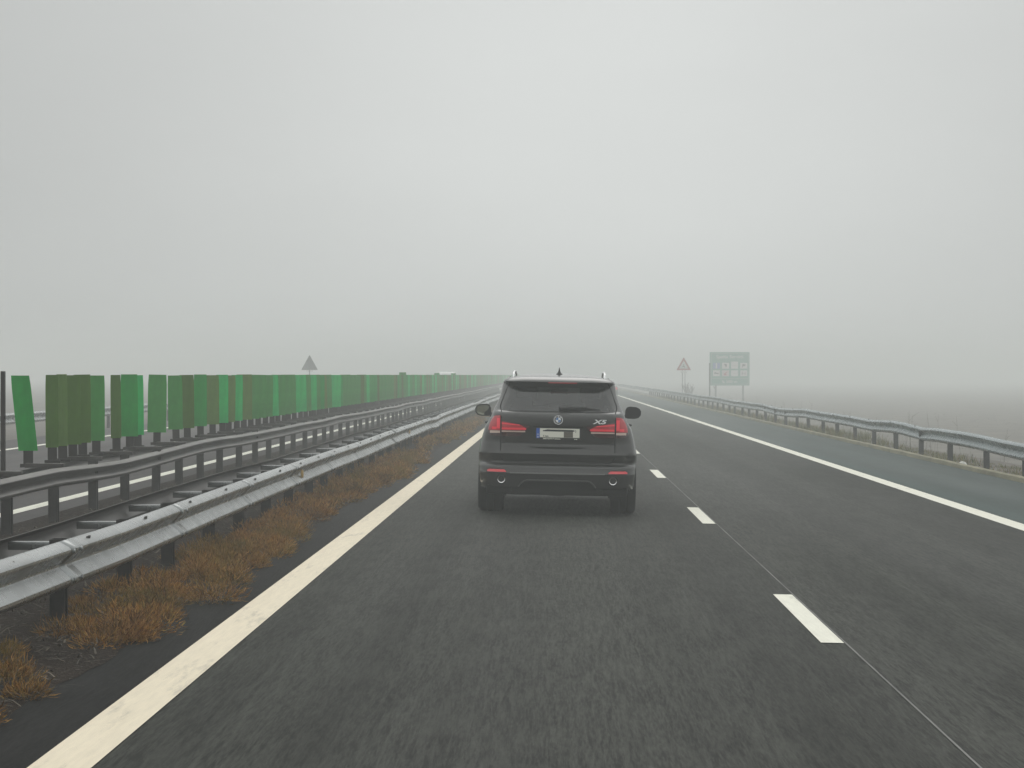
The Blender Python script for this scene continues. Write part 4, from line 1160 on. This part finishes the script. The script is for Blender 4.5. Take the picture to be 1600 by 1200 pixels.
# slim pole left of the board
tp = thing('marker_pole', 'slim grey pole standing just left of the green services board', 'pole', (240.5 * 176 / 3450, 176, gz(240.5 * 176 / 3450)))
bm = bmesh.new(); tube(bm, [(0, 0, -.2), (0, 0, 1.70 + 18 * 176 / 3450 - gz(12.2))], [.055, .05], 10); obj('shaft', bm, M['sign_post'], tp, 40)
bm = bmesh.new(); box(bm, -.07, .07, -.06, .06, 1.70 + 18 * 176 / 3450 - gz(12.2) - .02, 1.70 + 18 * 176 / 3450 - gz(12.2) + .05, .01); obj('cap', bm, M['sign_post'], tp, 40)

# bare shrubs by the warning sign
rs = random.Random(5)
def shrub(x, y, h, label):
    t = thing('shrub', label, 'shrub', (x, y, gz(x) - .05))
    bm = bmesh.new(); bl = bmesh.new()
    for _ in range(16):
        a = rs.uniform(0, 6.283); l = h * rs.uniform(.5, 1.0)
        tip = Vector((math.cos(a) * l * .38, math.sin(a) * l * .38, l)); mid = tip * .5 + Vector((rs.uniform(-.1, .1), rs.uniform(-.1, .1), .1))
        tube(bm, [(0, 0, 0), mid, tip], [.022, .014, .005], 5)
        for _ in range(7):
            f = rs.uniform(.3, .95); c = mid.lerp(tip, f); b = rs.uniform(0, 6.283); q = rs.uniform(.2, .5) * h * .5
            e = c + Vector((math.cos(b) * q * .6, math.sin(b) * q * .6, q)); tube(bm, [c, e], [.008, .003], 4)
            for _ in range(5):
                p = c.lerp(e, rs.random()); blade(bl, p.x, p.y, p.z, .12, .05, rs.uniform(0, 6.283), .5, .3)
    obj('stems', bm, M['bark'], t); obj('foliage', bl, M['stalk'], t)
shrub(13.6, 226, 1.9, 'faint bare shrub in the fog between the warning sign and the services board')

# ------------------------------------------------------------------ fog
bm = bmesh.new(); box(bm, -1400, 1400, -150, 1400, -3.2, 7.0)
hz = obj('haze', bm, None); hz['kind'] = 'stuff'; hz['label'] = 'pale grey fog over the road'
m = bpy.data.materials.new('fog'); m.use_nodes = True; nt = m.node_tree; nt.nodes.clear()
out = nt.nodes.new('ShaderNodeOutputMaterial'); pv = nt.nodes.new('ShaderNodeVolumePrincipled')
pv.inputs['Color'].default_value = (0.955, 0.985, 0.97, 1); pv.inputs['Density'].default_value = FOG; pv.inputs['Anisotropy'].default_value = 0.45
nt.links.new(pv.outputs[0], out.inputs['Volume']); hz.data.materials.append(m)

# ------------------------------------------------------------------ sky, sun
SUN_EL, SUN_AZ = 42.0, 3.0                 # sun hidden by the fog, ahead and a little to the right
w = bpy.data.worlds.new('World'); sc.world = w; w.use_nodes = True
nt = w.node_tree; bg = nt.nodes['Background']
sky = nt.nodes.new('ShaderNodeTexSky'); sky.sky_type = 'NISHITA'; sky.sun_disc = False
sky.sun_elevation = R(SUN_EL); sky.sun_rotation = R(SUN_AZ); sky.dust_density = 6.0; sky.air_density = 1.5
tc = nt.nodes.new('ShaderNodeTexCoord')
sep = nt.nodes.new('ShaderNodeSeparateXYZ'); nt.links.new(tc.outputs['Generated'], sep.inputs[0])
def wmath(op, a, b=None):
    n_ = nt.nodes.new('ShaderNodeMath'); n_.operation = op
    for k_, v_ in enumerate((a, b)):
        if v_ is None: continue
        if hasattr(v_, 'node'): nt.links.new(v_, n_.inputs[k_])
        else: n_.inputs[k_].default_value = v_
    return n_.outputs[0]
# overcast luminance rises overhead; a wide soft brightening towards the hidden sun
mr = nt.nodes.new('ShaderNodeMapRange'); mr.interpolation_type = 'SMOOTHSTEP'
mr.inputs['From Min'].default_value = 0.10; mr.inputs['From Max'].default_value = 1.0
mr.inputs['To Min'].default_value = 1.0; mr.inputs['To Max'].default_value = ZEN
nt.links.new(sep.outputs['Z'], mr.inputs['Value'])
dt = nt.nodes.new('ShaderNodeVectorMath'); dt.operation = 'DOT_PRODUCT'
nt.links.new(tc.outputs['Generated'], dt.inputs[0])
dt.inputs[1].default_value = (math.sin(R(1.5)) * math.cos(R(4)), math.cos(R(1.5)) * math.cos(R(4)), math.sin(R(4)))
lob = wmath('EXPONENT', wmath('MULTIPLY', wmath('SUBTRACT', dt.outputs['Value'], 1.0), 40.0))
glow = wmath('ADD', wmath('MULTIPLY', lob, GLOW), 1.0 - GLOW)
cl = nt.nodes.new('ShaderNodeTexNoise'); cl.inputs['Scale'].default_value = 7.0; cl.inputs['Detail'].default_value = 3.0
mpn = nt.nodes.new('ShaderNodeMapping'); mpn.inputs['Scale'].default_value = (1, 1, 2.6)
nt.links.new(tc.outputs['Generated'], mpn.inputs['Vector']); nt.links.new(mpn.outputs['Vector'], cl.inputs['Vector'])
uneven = wmath('ADD', wmath('MULTIPLY', cl.outputs['Fac'], 0.09), 0.955)
val = wmath('MULTIPLY', wmath('MULTIPLY', wmath('MULTIPLY', mr.outputs['Result'], glow), uneven), SKY_H / 0.1)
cmb = nt.nodes.new('ShaderNodeCombineXYZ')
for i in range(3): nt.links.new(val, cmb.inputs[i])
tint = mix_col(nt, 1.0, cmb.outputs[0], (0.972, 1.0, 0.988), 'MULTIPLY')
hs = nt.nodes.new('ShaderNodeHueSaturation'); hs.inputs['Saturation'].default_value = 0.12
nt.links.new(sky.outputs[0], hs.inputs['Color'])
nt.links.new(mix_col(nt, 0.95, hs.outputs[0], tint), bg.inputs['Color']); bg.inputs['Strength'].default_value = 0.1

sl = bpy.data.lights.new('sun', 'SUN'); sl.energy = 0.5; sl.angle = R(40); sl.color = (1.0, 0.97, 0.93)
so = bpy.data.objects.new('sun', sl); COL.objects.link(so)
so.rotation_euler = (R(90 - SUN_EL), 0, R(180 - SUN_AZ))

# ------------------------------------------------------------------ camera
cd = bpy.data.cameras.new('camera'); cam = bpy.data.objects.new('camera', cd); COL.objects.link(cam)
cd.sensor_width = 36.0; cd.lens = 36.0 * 3450 / 1600; cd.clip_end = 6000; cd.clip_start = 0.1
cam.location = (0, 0, H_EYE); cam.rotation_euler = (R(90 - 0.2325), 0, R(1.129))
sc.camera = cam
vs = sc.view_settings
sc.display_settings.display_device = 'sRGB'
vs.view_transform = 'Standard'; vs.look = 'None'; vs.exposure = 0.0; vs.gamma = 1.0; vs.use_curve_mapping = False
sc.cycles.volume_bounces = 2
sc.cycles.max_bounces = 10
sc.cycles.transparent_max_bounces = 16
sc.cycles.use_denoising = True
sc.render.filter_size = 1.1
